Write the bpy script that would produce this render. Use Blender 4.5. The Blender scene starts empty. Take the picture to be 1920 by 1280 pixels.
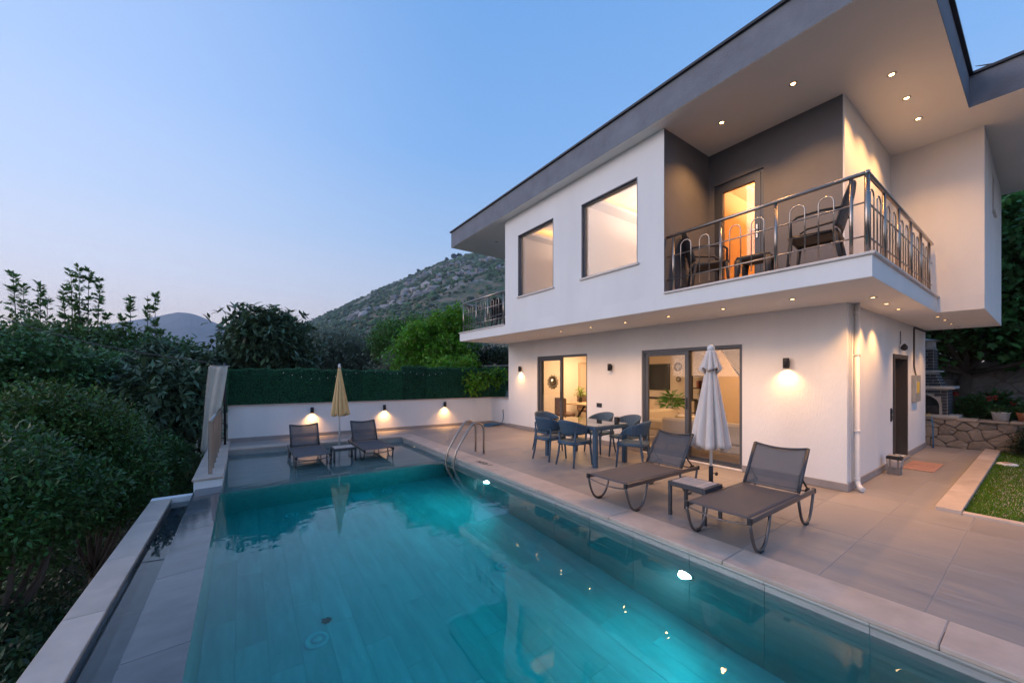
import bpy, bmesh, math, random
import numpy as np
from mathutils import Vector, Matrix

# ------------------------------------------------------------------ camera, sky, light, exposure
scene = bpy.context.scene
C = scene.collection
cam = bpy.data.objects.new('camera', bpy.data.cameras.new('camera'))
C.objects.link(cam)
scene.camera = cam
cam.data.lens = 13.35
cam.data.sensor_width = 36
cam.data.shift_y = 0.0333
cam.data.clip_start = 0.02
cam.data.clip_end = 40000
cam.location = (0, 0, 1.65)
cam.rotation_euler = (math.pi / 2, 0, -math.atan(503 / 712))

SUN_AZ = math.radians(-62)      # from +Y towards -X: where the sun went down
SUN_EL = math.radians(13)
world = bpy.data.worlds.new('World')
scene.world = world
world.use_nodes = True
nt = world.node_tree
N, L = nt.nodes, nt.links
bg = N['Background']
sky = N.new('ShaderNodeTexSky')
sky.sky_type = 'NISHITA'
sky.sun_disc = False
sky.sun_elevation = math.radians(2)
sky.sun_rotation = SUN_AZ
sky.ozone_density = 4
sky.dust_density = 0.3
tc = N.new('ShaderNodeTexCoord')
nrm = N.new('ShaderNodeVectorMath'); nrm.operation = 'NORMALIZE'
L.new(tc.outputs['Generated'], nrm.inputs[0])
sep = N.new('ShaderNodeSeparateXYZ')
L.new(nrm.outputs[0], sep.inputs[0])
ramp = N.new('ShaderNodeValToRGB')
cr = ramp.color_ramp
stops = [(0.0, (0.70, 0.53, 0.43)), (0.09, (0.63, 0.51, 0.46)), (0.19, (0.42, 0.445, 0.53)), (0.32, (0.26, 0.375, 0.56)),
         (0.50, (0.155, 0.305, 0.565)), (0.75, (0.105, 0.25, 0.52)), (1.0, (0.09, 0.215, 0.46))]
cr.elements[0].position = stops[0][0]; cr.elements[0].color = (*stops[0][1], 1)
cr.elements[1].position = stops[-1][0]; cr.elements[1].color = (*stops[-1][1], 1)
for p, c in stops[1:-1]:
    e = cr.elements.new(p); e.color = (*c, 1)
L.new(sep.outputs['Z'], ramp.inputs[0])
# after-glow: wide, towards the sunset
dot = N.new('ShaderNodeVectorMath'); dot.operation = 'DOT_PRODUCT'
L.new(nrm.outputs[0], dot.inputs[0])
dot.inputs[1].default_value = (math.sin(SUN_AZ), math.cos(SUN_AZ), 0.12)
mr = N.new('ShaderNodeMapRange'); mr.interpolation_type = 'SMOOTHSTEP'
mr.inputs['From Min'].default_value = 0.0; mr.inputs['From Max'].default_value = 1.0
mr.inputs['To Min'].default_value = 0.0; mr.inputs['To Max'].default_value = 1.0
L.new(dot.outputs['Value'], mr.inputs['Value'])
glow = N.new('ShaderNodeMixRGB'); glow.blend_type = 'ADD'
L.new(mr.outputs[0], glow.inputs[0]); L.new(ramp.outputs[0], glow.inputs[1])
glow.inputs[2].default_value = (0.21, 0.165, 0.135, 1)
nsc = N.new('ShaderNodeMixRGB'); nsc.blend_type = 'MULTIPLY'; nsc.inputs[0].default_value = 1
L.new(sky.outputs[0], nsc.inputs[1]); nsc.inputs[2].default_value = (0.9, 0.9, 0.9, 1)
mixs = N.new('ShaderNodeMixRGB'); mixs.inputs[0].default_value = 0.08
L.new(glow.outputs[0], mixs.inputs[1]); L.new(nsc.outputs[0], mixs.inputs[2])
L.new(mixs.outputs[0], bg.inputs['Color'])
bg.inputs['Strength'].default_value = 1.0

sun = bpy.data.objects.new('sun', bpy.data.lights.new('sun', 'SUN'))
C.objects.link(sun)
sun.data.energy = 1.25
sun.data.angle = math.radians(40)
sun.data.color = (1.0, 0.82, 0.77)
sd = Vector((math.sin(SUN_AZ) * math.cos(SUN_EL), math.cos(SUN_AZ) * math.cos(SUN_EL), math.sin(SUN_EL)))
sun.rotation_euler = sd.to_track_quat('Z', 'Y').to_euler()
sun.location = sd * 50

vs = scene.view_settings
vs.view_transform = 'Standard'
vs.look = 'None'
vs.exposure = 0.75
vs.gamma = 1.0
vs.use_curve_mapping = False
scene.render.engine = 'CYCLES'
cy = scene.cycles
cy.use_denoising = True
cy.use_adaptive_sampling = True
cy.adaptive_threshold = 0.02
cy.max_bounces = 10
cy.diffuse_bounces = 3
cy.glossy_bounces = 4
cy.transmission_bounces = 8
cy.transparent_max_bounces = 12
cy.sample_clamp_indirect = 4.0
cy.sample_clamp_direct = 30.0
cy.blur_glossy = 0.5
WARM = (1.0, 0.50, 0.17)

rnd = random.Random(7)
PI = math.pi
R = math.radians

# ------------------------------------------------------------------ materials
MATS = {}
def mat(name, col, rough=0.5, metal=0.0, var=0.0, scale=4.0, stretch=(1, 1, 1), bump=0.0, bscale=120.0, spec=0.5,
        island=0.0, objvar=0.0, emit=None, estr=0.0, col2=None, coat=0.0, trans=0.0, hue=0.0, rvar=0.0, detail=6.0):
    if name in MATS:
        return MATS[name]
    m = bpy.data.materials.new(name); m.use_nodes = True
    t = m.node_tree; n = t.nodes; l = t.links
    b = n['Principled BSDF']
    b.inputs['Roughness'].default_value = rough
    b.inputs['Metallic'].default_value = metal
    b.inputs['Specular IOR Level'].default_value = spec
    if coat: b.inputs['Coat Weight'].default_value = coat
    if trans:
        b.inputs['Subsurface Weight'].default_value = 0
    rgb = n.new('ShaderNodeRGB'); rgb.outputs[0].default_value = (*col, 1)
    out = rgb.outputs[0]
    co = n.new('ShaderNodeTexCoord'); oi = n.new('ShaderNodeObjectInfo')
    add = n.new('ShaderNodeVectorMath'); add.operation = 'MULTIPLY_ADD'
    comb = n.new('ShaderNodeCombineXYZ')
    mul = n.new('ShaderNodeMath'); mul.operation = 'MULTIPLY'; mul.inputs[1].default_value = 37.0
    l.new(oi.outputs['Random'], mul.inputs[0])
    for k in range(3): l.new(mul.outputs[0], comb.inputs[k])
    l.new(co.outputs['Object'], add.inputs[0]); add.inputs[1].default_value = stretch
    l.new(comb.outputs[0], add.inputs[2])
    if var:
        nz = n.new('ShaderNodeTexNoise'); nz.inputs['Scale'].default_value = scale; nz.inputs['Detail'].default_value = detail
        nz.inputs['Roughness'].default_value = 0.62
        l.new(add.outputs[0], nz.inputs['Vector'])
        rp = n.new('ShaderNodeMapRange'); rp.inputs['From Min'].default_value = 0.28; rp.inputs['From Max'].default_value = 0.72
        l.new(nz.outputs['Fac'], rp.inputs['Value'])
        mx = n.new('ShaderNodeMixRGB'); l.new(rp.outputs[0], mx.inputs[0])
        c2 = col2 if col2 else tuple(min(1, c * (1 + var)) for c in col)
        c1 = col if col2 else tuple(c * (1 - var) for c in col)
        mx.inputs[1].default_value = (*c1, 1); mx.inputs[2].default_value = (*c2, 1)
        out = mx.outputs[0]
        if rvar:
            rr = n.new('ShaderNodeMapRange'); l.new(nz.outputs['Fac'], rr.inputs['Value'])
            rr.inputs['From Min'].default_value = .3; rr.inputs['From Max'].default_value = .7
            rr.inputs['To Min'].default_value = max(.02, rough - rvar); rr.inputs['To Max'].default_value = rough + rvar
            l.new(rr.outputs[0], b.inputs['Roughness'])
    def hsv(src, amount, hamount):
        nonlocal out
        h = n.new('ShaderNodeHueSaturation')
        a = n.new('ShaderNodeMapRange'); a.inputs['To Min'].default_value = 1 - amount; a.inputs['To Max'].default_value = 1 + amount
        l.new(src, a.inputs['Value']); l.new(a.outputs[0], h.inputs['Value'])
        if hamount:
            q = n.new('ShaderNodeMapRange'); q.inputs['To Min'].default_value = 0.5 - hamount; q.inputs['To Max'].default_value = 0.5 + hamount
            l.new(src, q.inputs['Value']); l.new(q.outputs[0], h.inputs['Hue'])
        l.new(out, h.inputs['Color']); out = h.outputs[0]
    if island:
        g = n.new('ShaderNodeNewGeometry'); hsv(g.outputs['Random Per Island'], island, hue)
    if objvar:
        hsv(oi.outputs['Random'], objvar, 0)
    l.new(out, b.inputs['Base Color'])
    if bump:
        bz = n.new('ShaderNodeTexNoise'); bz.inputs['Scale'].default_value = bscale; bz.inputs['Detail'].default_value = 3
        l.new(add.outputs[0], bz.inputs['Vector'])
        bp = n.new('ShaderNodeBump'); bp.inputs['Strength'].default_value = bump; bp.inputs['Distance'].default_value = 0.01
        l.new(bz.outputs['Fac'], bp.inputs['Height']); l.new(bp.outputs[0], b.inputs['Normal'])
    if emit:
        b.inputs['Emission Color'].default_value = (*emit, 1); b.inputs['Emission Strength'].default_value = estr
    if trans:
        tr = n.new('ShaderNodeBsdfTranslucent'); l.new(out, tr.inputs[0])
        ms = n.new('ShaderNodeMixShader'); ms.inputs[0].default_value = trans
        l.new(b.outputs[0], ms.inputs[1]); l.new(tr.outputs[0], ms.inputs[2]); l.new(ms.outputs[0], n['Material Output'].inputs['Surface'])
    MATS[name] = m
    return m

def glass_mat(name, tint=(0.95, 0.97, 0.97), rough=0.0, ior=1.5):
    m = bpy.data.materials.new(name); m.use_nodes = True
    t = m.node_tree; n = t.nodes; l = t.links
    n.remove(n['Principled BSDF'])
    fr = n.new('ShaderNodeFresnel'); geo = n.new('ShaderNodeNewGeometry'); mi_ = n.new('ShaderNodeMapRange')
    mi_.inputs['To Min'].default_value = ior; mi_.inputs['To Max'].default_value = 1 / ior     # both faces of a thin sheet alike
    l.new(geo.outputs['Backfacing'], mi_.inputs['Value']); l.new(mi_.outputs[0], fr.inputs[0])
    tr = n.new('ShaderNodeBsdfTransparent'); tr.inputs[0].default_value = (*tint, 1)
    gl = n.new('ShaderNodeBsdfGlossy'); gl.inputs['Roughness'].default_value = rough
    ad = n.new('ShaderNodeMath'); ad.operation = 'MULTIPLY'; ad.inputs[1].default_value = 1.1; ad.use_clamp = True
    l.new(fr.outputs[0], ad.inputs[0])
    mx = n.new('ShaderNodeMixShader')
    l.new(ad.outputs[0], mx.inputs[0]); l.new(tr.outputs[0], mx.inputs[1]); l.new(gl.outputs[0], mx.inputs[2])
    l.new(mx.outputs[0], n['Material Output'].inputs['Surface'])
    return m

def sling_mat(name, col, open_=0.3, rough=0.6):
    m = bpy.data.materials.new(name); m.use_nodes = True
    t = m.node_tree; n = t.nodes; l = t.links
    b = n['Principled BSDF']; b.inputs['Roughness'].default_value = rough
    co = n.new('ShaderNodeTexCoord')
    wv = n.new('ShaderNodeTexNoise'); wv.inputs['Scale'].default_value = 60; l.new(co.outputs['Object'], wv.inputs['Vector'])
    mx = n.new('ShaderNodeMixRGB'); l.new(wv.outputs['Fac'], mx.inputs[0])
    mx.inputs[1].default_value = (*[c * .75 for c in col], 1); mx.inputs[2].default_value = (*[c * 1.25 for c in col], 1)
    l.new(mx.outputs[0], b.inputs['Base Color'])
    tr = n.new('ShaderNodeBsdfTransparent')
    ms = n.new('ShaderNodeMixShader'); ms.inputs[0].default_value = open_
    l.new(b.outputs[0], ms.inputs[1]); l.new(tr.outputs[0], ms.inputs[2])
    l.new(ms.outputs[0], n['Material Output'].inputs['Surface'])
    return m

m_white = mat('white_render', (0.80, 0.79, 0.78), 0.85, var=0.06, scale=1.1, stretch=(1, 1, .22), bump=0.22, bscale=55, spec=.25)
m_rough = mat('white_rough_render', (0.80, 0.79, 0.78), 0.9, var=0.06, scale=1.1, stretch=(1, 1, .22), bump=0.36, bscale=45, spec=.25)
m_soffit = mat('soffit_paint', (0.80, 0.785, 0.76), 0.9, var=0.03, scale=1.0, bump=0.12, bscale=80, spec=.2)
m_fascia = mat('grey_fascia_render', (0.20, 0.215, 0.25), 0.9, var=0.15, scale=3.0, bump=0.8, bscale=38, spec=.25)
m_dark = mat('charcoal_render', (0.165, 0.162, 0.172), 0.88, var=0.09, scale=1.6, bump=0.3, bscale=60, spec=.25)
m_cap = mat('roof_metal', (0.03, 0.032, 0.04), 0.5, 0.4)
m_frame = mat('anthracite_aluminium', (0.075, 0.082, 0.098), 0.42, 0.2, var=.06, scale=8)
m_winframe = mat('anthracite_aluminium_sky_lit', (0.15, 0.165, 0.195), 0.42, 0.2, var=.06, scale=8)  # same anthracite frames, reflected sky light put into a paler base colour
m_sill = mat('marble_sill', (0.62, 0.56, 0.52), 0.45, var=.08, scale=6)
m_steel = mat('brushed_steel', (0.40, 0.345, 0.30), 0.30, 1.0, var=.06, scale=20)
m_trav = mat('travertine', (0.50, 0.40, 0.335), 0.5, var=0.17, scale=3.5, bump=0.12, bscale=60, objvar=.05, rvar=.08, spec=.3)
m_deck = mat('porcelain_deck', (0.29, 0.255, 0.235), 0.46, var=0.12, scale=1.5, stretch=(14.0, 1.6, 1), bump=0.05, bscale=150, objvar=.085, rvar=.07)
m_grout = mat('grout', (0.36, 0.325, 0.30), 0.9)
m_skirt = mat('stone_skirting', (0.30, 0.27, 0.26), 0.6, var=.12, scale=6)
m_pooltile = mat('pool_porcelain', (0.58, 0.59, 0.56), 0.4, var=0.17, scale=1.6, stretch=(6, 1, 4), objvar=.10)
m_ledge = mat('ledge_porcelain', (0.27, 0.265, 0.265), 0.35, var=0.2, scale=1.4, stretch=(1, 6, 4), objvar=.08)
m_poolwall = mat('pool_wall_porcelain', (0.36, 0.37, 0.36), 0.35, var=0.18, scale=2.0, stretch=(1, 1, 6), objvar=.06)
m_poolgrout = mat('pool_grout', (0.33, 0.34, 0.33), 0.9)
m_wet = mat('wet_grey_porcelain', (0.085, 0.10, 0.115), 0.10, var=0.28, scale=1.8, stretch=(1, 2, 1), spec=.4, objvar=.08)
m_glass = glass_mat('window_glass')
m_pane = glass_mat('door_glass', (0.90, 0.90, 0.90))
m_table_glass = glass_mat('table_glass', (0.62, 0.68, 0.7), 0.02)
m_black = mat('black_plastic', (0.018, 0.018, 0.02), 0.5)
m_lampbody = mat('dark_lamp_metal', (0.03, 0.03, 0.033), 0.45, 0.3)
m_warmlens = mat('warm_lens', (1, .8, .5), 0.4, emit=(1.0, 0.58, 0.22), estr=30.0)
m_chrome = mat('lamp_trim', (0.55, 0.52, 0.48), 0.3, 1.0)
m_pvc = mat('white_pvc', (0.74, 0.73, 0.71), 0.4)
m_bluewicker = mat('slate_blue_resin', (0.045, 0.092, 0.145), 0.5, var=.12, scale=30, bump=.5, bscale=160)
m_brownwicker = mat('dark_brown_resin', (0.035, 0.031, 0.032), 0.5, bump=.5, bscale=160)
m_sling = sling_mat('grey_sling', (0.085, 0.08, 0.088), 0.10)
m_slingback = sling_mat('grey_sling_back', (0.10, 0.095, 0.10), 0.34)
m_lframe = mat('graphite_tube', (0.17, 0.15, 0.145), 0.34, 0.85)
m_tframe = mat('graphite_flat', (0.05, 0.055, 0.065), 0.42, 0.3)
m_slat = mat('pale_wood_slat', (0.46, 0.385, 0.345), 0.6, var=.14, scale=4, stretch=(1, 12, 1), objvar=.08)

# ------------------------------------------------------------------ mesh helpers
class MB:
    def __init__(s): s.v = []; s.f = []; s.sm = []
    def add(s, vs, fs, smooth=False):
        o = len(s.v); s.v.extend([tuple(v) for v in vs])
        s.f.extend([tuple(i + o for i in f) for f in fs]); s.sm.extend([smooth] * len(fs))
        return s
    def box(s, x0, x1, y0, y1, z0, z1, bev=0.0):
        if x0 > x1: x0, x1 = x1, x0
        if y0 > y1: y0, y1 = y1, y0
        if z0 > z1: z0, z1 = z1, z0
        if bev > 0:
            b = min(bev, (x1 - x0) * .45, (y1 - y0) * .45, (z1 - z0) * .45)
            bm = bmesh.new(); bmesh.ops.create_cube(bm, size=1)
            for v in bm.verts:
                v.co.x = (x0 + x1) / 2 + v.co.x * (x1 - x0); v.co.y = (y0 + y1) / 2 + v.co.y * (y1 - y0); v.co.z = (z0 + z1) / 2 + v.co.z * (z1 - z0)
            bmesh.ops.bevel(bm, geom=bm.edges[:], offset=b, segments=1, affect='EDGES')
            bm.verts.index_update()
            s.add([v.co[:] for v in bm.verts], [[v.index for v in f.verts] for f in bm.faces]); bm.free()
            return s
        v = [(x0, y0, z0), (x1, y0, z0), (x1, y1, z0), (x0, y1, z0), (x0, y0, z1), (x1, y0, z1), (x1, y1, z1), (x0, y1, z1)]
        return s.add(v, [(3, 2, 1, 0), (4, 5, 6, 7), (0, 1, 5, 4), (1, 2, 6, 5), (2, 3, 7, 6), (3, 0, 4, 7)])
    def prism(s, poly, z0, z1):
        n = len(poly)
        a = sum(poly[i][0] * poly[(i + 1) % n][1] - poly[(i + 1) % n][0] * poly[i][1] for i in range(n))
        if a < 0: poly = poly[::-1]
        v = [(x, y, z0) for x, y in poly] + [(x, y, z1) for x, y in poly]
        f = [tuple(range(n))[::-1], tuple(range(n, 2 * n))] + [(i, (i + 1) % n, (i + 1) % n + n, i + n) for i in range(n)]
        return s.add(v, f)
    def tube(s, pts, r, seg=10, cap=True, flat=None):
        pts = [Vector(p) for p in pts]; n = len(pts)
        rs = r if isinstance(r, (list, tuple)) else [r] * n
        V = []; prev = None
        for i in range(n):
            t = (pts[min(i + 1, n - 1)] - pts[max(i - 1, 0)])
            if t.length < 1e-9: t = Vector((0, 0, 1))
            t.normalize()
            if prev is None:
                a = Vector((0, 0, 1)) if abs(t.z) < .9 else Vector((1, 0, 0))
                u = t.cross(a).normalized()
            else:
                u = (prev - t * prev.dot(t))
                u = u.normalized() if u.length > 1e-6 else t.orthogonal().normalized()
            prev = u; w = t.cross(u)
            for k in range(seg):
                an = 2 * PI * k / seg
                ru, rw = (rs[i], rs[i]) if not flat else (rs[i] * flat[0], rs[i] * flat[1])
                V.append(pts[i] + u * math.cos(an) * ru + w * math.sin(an) * rw)
        F = []
        for i in range(n - 1):
            for k in range(seg):
                F.append((i * seg + k, i * seg + (k + 1) % seg, (i + 1) * seg + (k + 1) % seg, (i + 1) * seg + k))
        s.add(V, F, True)
        if cap:
            o = len(s.v) - len(V)
            s.f.append(tuple(o + k for k in range(seg))[::-1]); s.sm.append(False)
            s.f.append(tuple(o + (n - 1) * seg + k for k in range(seg))); s.sm.append(False)
        return s
    def lathe(s, prof, seg=24, cx=0, cy=0, smooth=True):
        V = []; F = []
        for (r, z) in prof:
            for k in range(seg):
                a = 2 * PI * k / seg; V.append((cx + r * math.cos(a), cy + r * math.sin(a), z))
        for i in range(len(prof) - 1):
            for k in range(seg):
                F.append((i * seg + k, i * seg + (k + 1) % seg, (i + 1) * seg + (k + 1) % seg, (i + 1) * seg + k))
        s.add(V, F, smooth)
        o = len(s.v) - len(V)
        if prof[0][0] > 1e-4: s.f.append(tuple(o + k for k in range(seg))[::-1]); s.sm.append(False)
        if prof[-1][0] > 1e-4: s.f.append(tuple(o + (len(prof) - 1) * seg + k for k in range(seg))); s.sm.append(False)
        return s
    def grid(s, fn, nu, nv, thick=0.0, smooth=True, closeu=False):
        P = [[Vector(fn(i / nu, j / nv)) for j in range(nv + 1)] for i in range(nu + 1)]
        V = [P[i][j] for i in range(nu + 1) for j in range(nv + 1)]
        idx = lambda i, j: i * (nv + 1) + j
        F = [(idx(i, j), idx(i + 1, j), idx(i + 1, j + 1), idx(i, j + 1)) for i in range(nu) for j in range(nv)]
        if thick:
            nor = []
            for i in range(nu + 1):
                for j in range(nv + 1):
                    du = P[min(i + 1, nu)][j] - P[max(i - 1, 0)][j]; dv = P[i][min(j + 1, nv)] - P[i][max(j - 1, 0)]
                    c = du.cross(dv); nor.append(c.normalized() if c.length > 1e-9 else Vector((0, 0, 1)))
            n0 = len(V)
            V = V + [V[i] - nor[i] * thick for i in range(n0)]
            F = F + [tuple(q + n0 for q in f[::-1]) for f in F]
            for i in range(nu):
                for j in (0, nv):
                    a, b = idx(i, j), idx(i + 1, j)
                    F.append((a, a + n0, b + n0, b) if j == 0 else (b, b + n0, a + n0, a))
            for j in range(nv):
                for i in (0, nu):
                    a, b = idx(i, j), idx(i, j + 1)
                    F.append((b, b + n0, a + n0, a) if i == 0 else (a, a + n0, b + n0, b))
        return s.add(V, F, smooth)
    def mesh(s, name, m=None):
        me = bpy.data.meshes.new(name)
        me.from_pydata(s.v, [], s.f)
        me.polygons.foreach_set('use_smooth', s.sm)
        if m: me.materials.append(m)
        me.update()
        return me
    def build(s, name, m, parent=None, world=False, loc=None):
        o = bpy.data.objects.new(name, s.mesh(name, m)); C.objects.link(o)
        if parent is not None:
            o.parent = parent
            if world:
                q = parent; off = Vector((0, 0, 0))
                while q is not None: off += q.location; q = q.parent
                o.location = -off
        if loc is not None: o.location = loc
        return o

def tag(o, label=None, cat=None, group=None, kind=None):
    if label: o['label'] = label
    if cat: o['category'] = cat
    if group: o['group'] = group
    if kind: o['kind'] = kind
    return o
def thing(name, label, cat, loc=(0, 0, 0), rz=0, group=None):
    o = bpy.data.objects.new(name, None); C.objects.link(o)
    o.location = loc; o.rotation_euler = (0, 0, rz); o.empty_display_size = .2
    return tag(o, label, cat, group)
def copy_tree(o, parent=None):
    c = o.copy(); C.objects.link(c); c.parent = parent
    for ch in list(o.children): copy_tree(ch, c)
    return c
def put(proto, first, loc, rz, label, group=None):
    o = proto if first else copy_tree(proto)
    o.location = loc; o.rotation_euler = (0, 0, rz); o['label'] = label
    if group: o['group'] = group
    return o
def link(me, name, parent, loc=(0, 0, 0), rz=0):
    o = bpy.data.objects.new(name, me); C.objects.link(o); o.parent = parent; o.location = loc; o.rotation_euler = (0, 0, rz)
    return o
def arc(c, r, a0, a1, n, ax=0, ay=2):
    out = []
    for i in range(n + 1):
        a = a0 + (a1 - a0) * i / n; p = list(c); p[ax] += r * math.cos(a); p[ay] += r * math.sin(a); out.append(tuple(p))
    return out
def wall_x(mb, x0, x1, y0, y1, z0, z1, holes=()):
    """wall in the plane x=const with rectangular openings (y0,y1,z0,z1)"""
    ys = sorted({y0, y1} | {h[0] for h in holes} | {h[1] for h in holes})
    for a, b in zip(ys[:-1], ys[1:]):
        z = z0
        for h in sorted([h for h in holes if h[0] < (a + b) / 2 < h[1]], key=lambda q: q[2]):
            if h[2] > z: mb.box(x0, x1, a, b, z, h[2])
            z = h[3]
        if z < z1: mb.box(x0, x1, a, b, z, z1)
    return mb
def wall_y(mb, y0, y1, x0, x1, z0, z1, holes=()):
    xs = sorted({x0, x1} | {h[0] for h in holes} | {h[1] for h in holes})
    for a, b in zip(xs[:-1], xs[1:]):
        z = z0
        for h in sorted([h for h in holes if h[0] < (a + b) / 2 < h[1]], key=lambda q: q[2]):
            if h[2] > z: mb.box(a, b, y0, y1, z, h[2])
            z = h[3]
        if z < z1: mb.box(a, b, y0, y1, z, z1)
    return mb
def B(*a, **k): return MB().box(*a, **k)
def spot(parent, loc, energy, size=1.6, blend=.7, col=WARM, rad=.03, rot=(0, 0, 0)):
    d = bpy.data.lights.new('lamp_light', 'SPOT'); d.energy = energy; d.spot_size = size; d.spot_blend = blend; d.color = col; d.shadow_soft_size = rad
    o = bpy.data.objects.new('lamp_light', d); C.objects.link(o); o.parent = parent; o.location = loc; o.rotation_euler = rot
    return o
def area(parent, loc, energy, sx, sy, col=WARM, rot=(0, 0, 0)):
    d = bpy.data.lights.new('room_light', 'AREA'); d.energy = energy; d.shape = 'RECTANGLE'; d.size = sx; d.size_y = sy; d.color = col
    o = bpy.data.objects.new('room_light', d); C.objects.link(o); o.parent = parent; o.location = loc; o.rotation_euler = rot
    return o
# ------------------------------------------------------------------ ground and terrain
m_soil = mat('garden_soil', (0.055, 0.045, 0.035), 0.95, var=.5, scale=.6, col2=(0.045, 0.06, 0.03), bump=.6, bscale=8)
GZ = -3.0
def ground_fn():
    rs = np.concatenate([np.linspace(0.0, 40, 36), np.geomspace(46, 2300, 22)])
    na = 72; V = []; F = []
    for i, r in enumerate(rs):
        for k in range(na):
            a = 2 * PI * k / na; x, y = r * math.cos(a), r * math.sin(a)
            h = 0.12 * math.sin(x * .9 + 1) * math.cos(y * .7) if r < 60 else 0
            V.append((x, y, GZ + h))
    for i in range(len(rs) - 1):
        for k in range(na):
            F.append((i * na + k, (i + 1) * na + k, (i + 1) * na + (k + 1) % na, i * na + (k + 1) % na))
    return MB().add(V, F, True)
tag(ground_fn().build('ground', m_soil), kind='structure')

# ------------------------------------------------------------------ deck with its tiles
PX0, PX1 = -0.30, 3.50           # pool left (weir) and right edge
PY0, PYL = -0.30, 7.35           # near end, edge of the shallow ledge
PB0, PB1 = (-0.28, 10.53), (3.50, 10.10)   # far edge, slightly askew
WZ = -0.12                        # water level
FZ = -1.35                        # pool floor
def wy(x): return 11.74 - 0.0747 * (x + .32)
def pb(x): return 10.53 - 0.1138 * (x + .28)
m_conc = mat('podium_concrete', (0.35, 0.33, 0.31), .9, var=.15, scale=1)
deck = MB()
deck.box(3.70, 13.3, -2.5, 10.0, GZ - .3, -0.003)
deck.prism([(-.28, pb(-.28) + .02), (3.70, pb(3.5) + .02), (3.70, 10.0), (13.3, 10.0), (13.3, 11.6), (-.28, 11.85)], GZ - .3, -0.003)
deck.box(-1.5, 3.70, -3.0, PY0 - .2, GZ - .3, -0.012)
deck_o = tag(deck.build('deck', m_grout), kind='structure')
tile_mesh = {}
def tile(parent, x0, x1, y0, y1, z, th, m, name='tile', gap=.0035, bev=.003):
    w, d = round(x1 - x0 - gap, 3), round(y1 - y0 - gap, 3)
    if w < .03 or d < .03: return None
    key = (w, d, th, m.name)
    if key not in tile_mesh:
        tile_mesh[key] = MB().box(-w / 2, w / 2, -d / 2, d / 2, -th, 0, bev).mesh(name, m)
    o = link(tile_mesh[key], name, parent, ((x0 + x1) / 2, (y0 + y1) / 2, z + rnd.uniform(-.0006, .0006)))
    return o
def tiles_rect(parent, X0, X1, Y0, Y1, tx, ty, ox, oy, z, th, m, clip=None, name='tile'):
    i0, i1 = math.floor((X0 - ox) / tx), math.ceil((X1 - ox) / tx)
    j0, j1 = math.floor((Y0 - oy) / ty), math.ceil((Y1 - oy) / ty)
    for i in range(i0, i1):
        for j in range(j0, j1):
            a, b = max(X0, ox + i * tx), min(X1, ox + (i + 1) * tx)
            c, d = max(Y0, oy + j * ty), min(Y1, oy + (j + 1) * ty)
            if b - a > .03 and d - c > .03: tile(parent, a, b, c, d, z, th, m, name)
tiles_rect(deck_o, 3.88, 6.985, -.7, 11.18, 1.2, .6, 3.88, .5, 0, .011, m_deck)
tiles_rect(deck_o, 6.985, 13.25, .82, 1.645, 1.2, .6, 3.88, .5, 0, .011, m_deck)
tiles_rect(deck_o, 6.985, 7.02, 10.12, 11.15, 1.2, .6, 3.88, .5, 0, .011, m_deck)
# strip between the far coping and the garden wall
for i in range(4):
    a, b = -.28 + i * 1.04, -.28 + (i + 1) * 1.04
    mb = MB().prism([(a + .002, pb(a) + .37), (b - .002, pb(b) + .37), (b - .002, wy(b) - .01), (a + .002, wy(a) - .01)], -.011, 0)
    mb.build('tile', m_deck, deck_o)
# coping slabs
y = -.9; k = 0
while y < 10.0:
    y1 = min(y + 1.29, pb(3.5))
    B(3.475, 3.878, y + .0015, y1 - .002, -.034, .004, .006).build('coping_slab', m_trav, deck_o)
    y = y1
    if y >= pb(3.5) - .01: break
xs = [-.28, 1.0, 2.25, 3.475, 3.878]
for a, b in zip(xs[:-1], xs[1:]):
    MB().prism([(a + .002, pb(a) - .02), (b - .002, pb(b) - .02), (b - .002, pb(b) + .366), (a + .002, pb(a) + .366)], -.034, .004).build('coping_slab', m_trav, deck_o)
# depth mark painted on the coping
def text_mesh(body, size, m, name):
    cu = bpy.data.curves.new(name, 'FONT'); cu.body = body; cu.size = size; cu.extrude = .0008; cu.align_x = 'CENTER'; cu.align_y = 'CENTER'
    o = bpy.data.objects.new(name, cu); C.objects.link(o)
    dg = bpy.context.evaluated_depsgraph_get(); me = bpy.data.meshes.new_from_object(o.evaluated_get(dg))
    bpy.data.objects.remove(o); me.materials.clear(); me.materials.append(m); me.name = name
    return me
dm = link(text_mesh('1.45M', .19, m_black, 'depth_mark'), 'depth_mark', deck_o, (3.70, 6.12, .0062), -PI / 2 + PI)
dm['label'] = 'black painted depth lettering on the coping'

# ------------------------------------------------------------------ pool
basin = MB()
basin.box(PX0 - .02, PX1 + .2, PY0 - .2, 10.75, FZ - .3, FZ - .003)
basin.box(PX1 + .012, PX1 + .2, PY0 - .2, 10.0, FZ - .011, -.034)
basin.box(PX0 - .32, PX1 + .012, PY0 - .2, PY0, FZ - .011, -.036)
basin.box(PX0 - .32, PX0 - .011, PY0, 7.66, GZ - .2, -.151)
basin.box(PX0 - .32, PX0 - .011, 7.66, 10.75, GZ - .2, WZ - .006)
basin.prism([(PX0 - .011, PYL), (PX1 + .012, PYL), (PX1 + .012, pb(3.5) + .012), (PX0 - .011, pb(-.3) + .012)], FZ - .003, -.273)
basin.prism([(PX0 - .011, pb(-.3) + .012), (PX1 + .2, pb(3.7) + .012), (PX1 + .2, pb(3.7) + .2), (PX0 - .011, pb(-.3) + .2)], FZ - .011, -.036)
basin_o = tag(basin.build('pool_basin', m_poolgrout), kind='structure')
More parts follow.
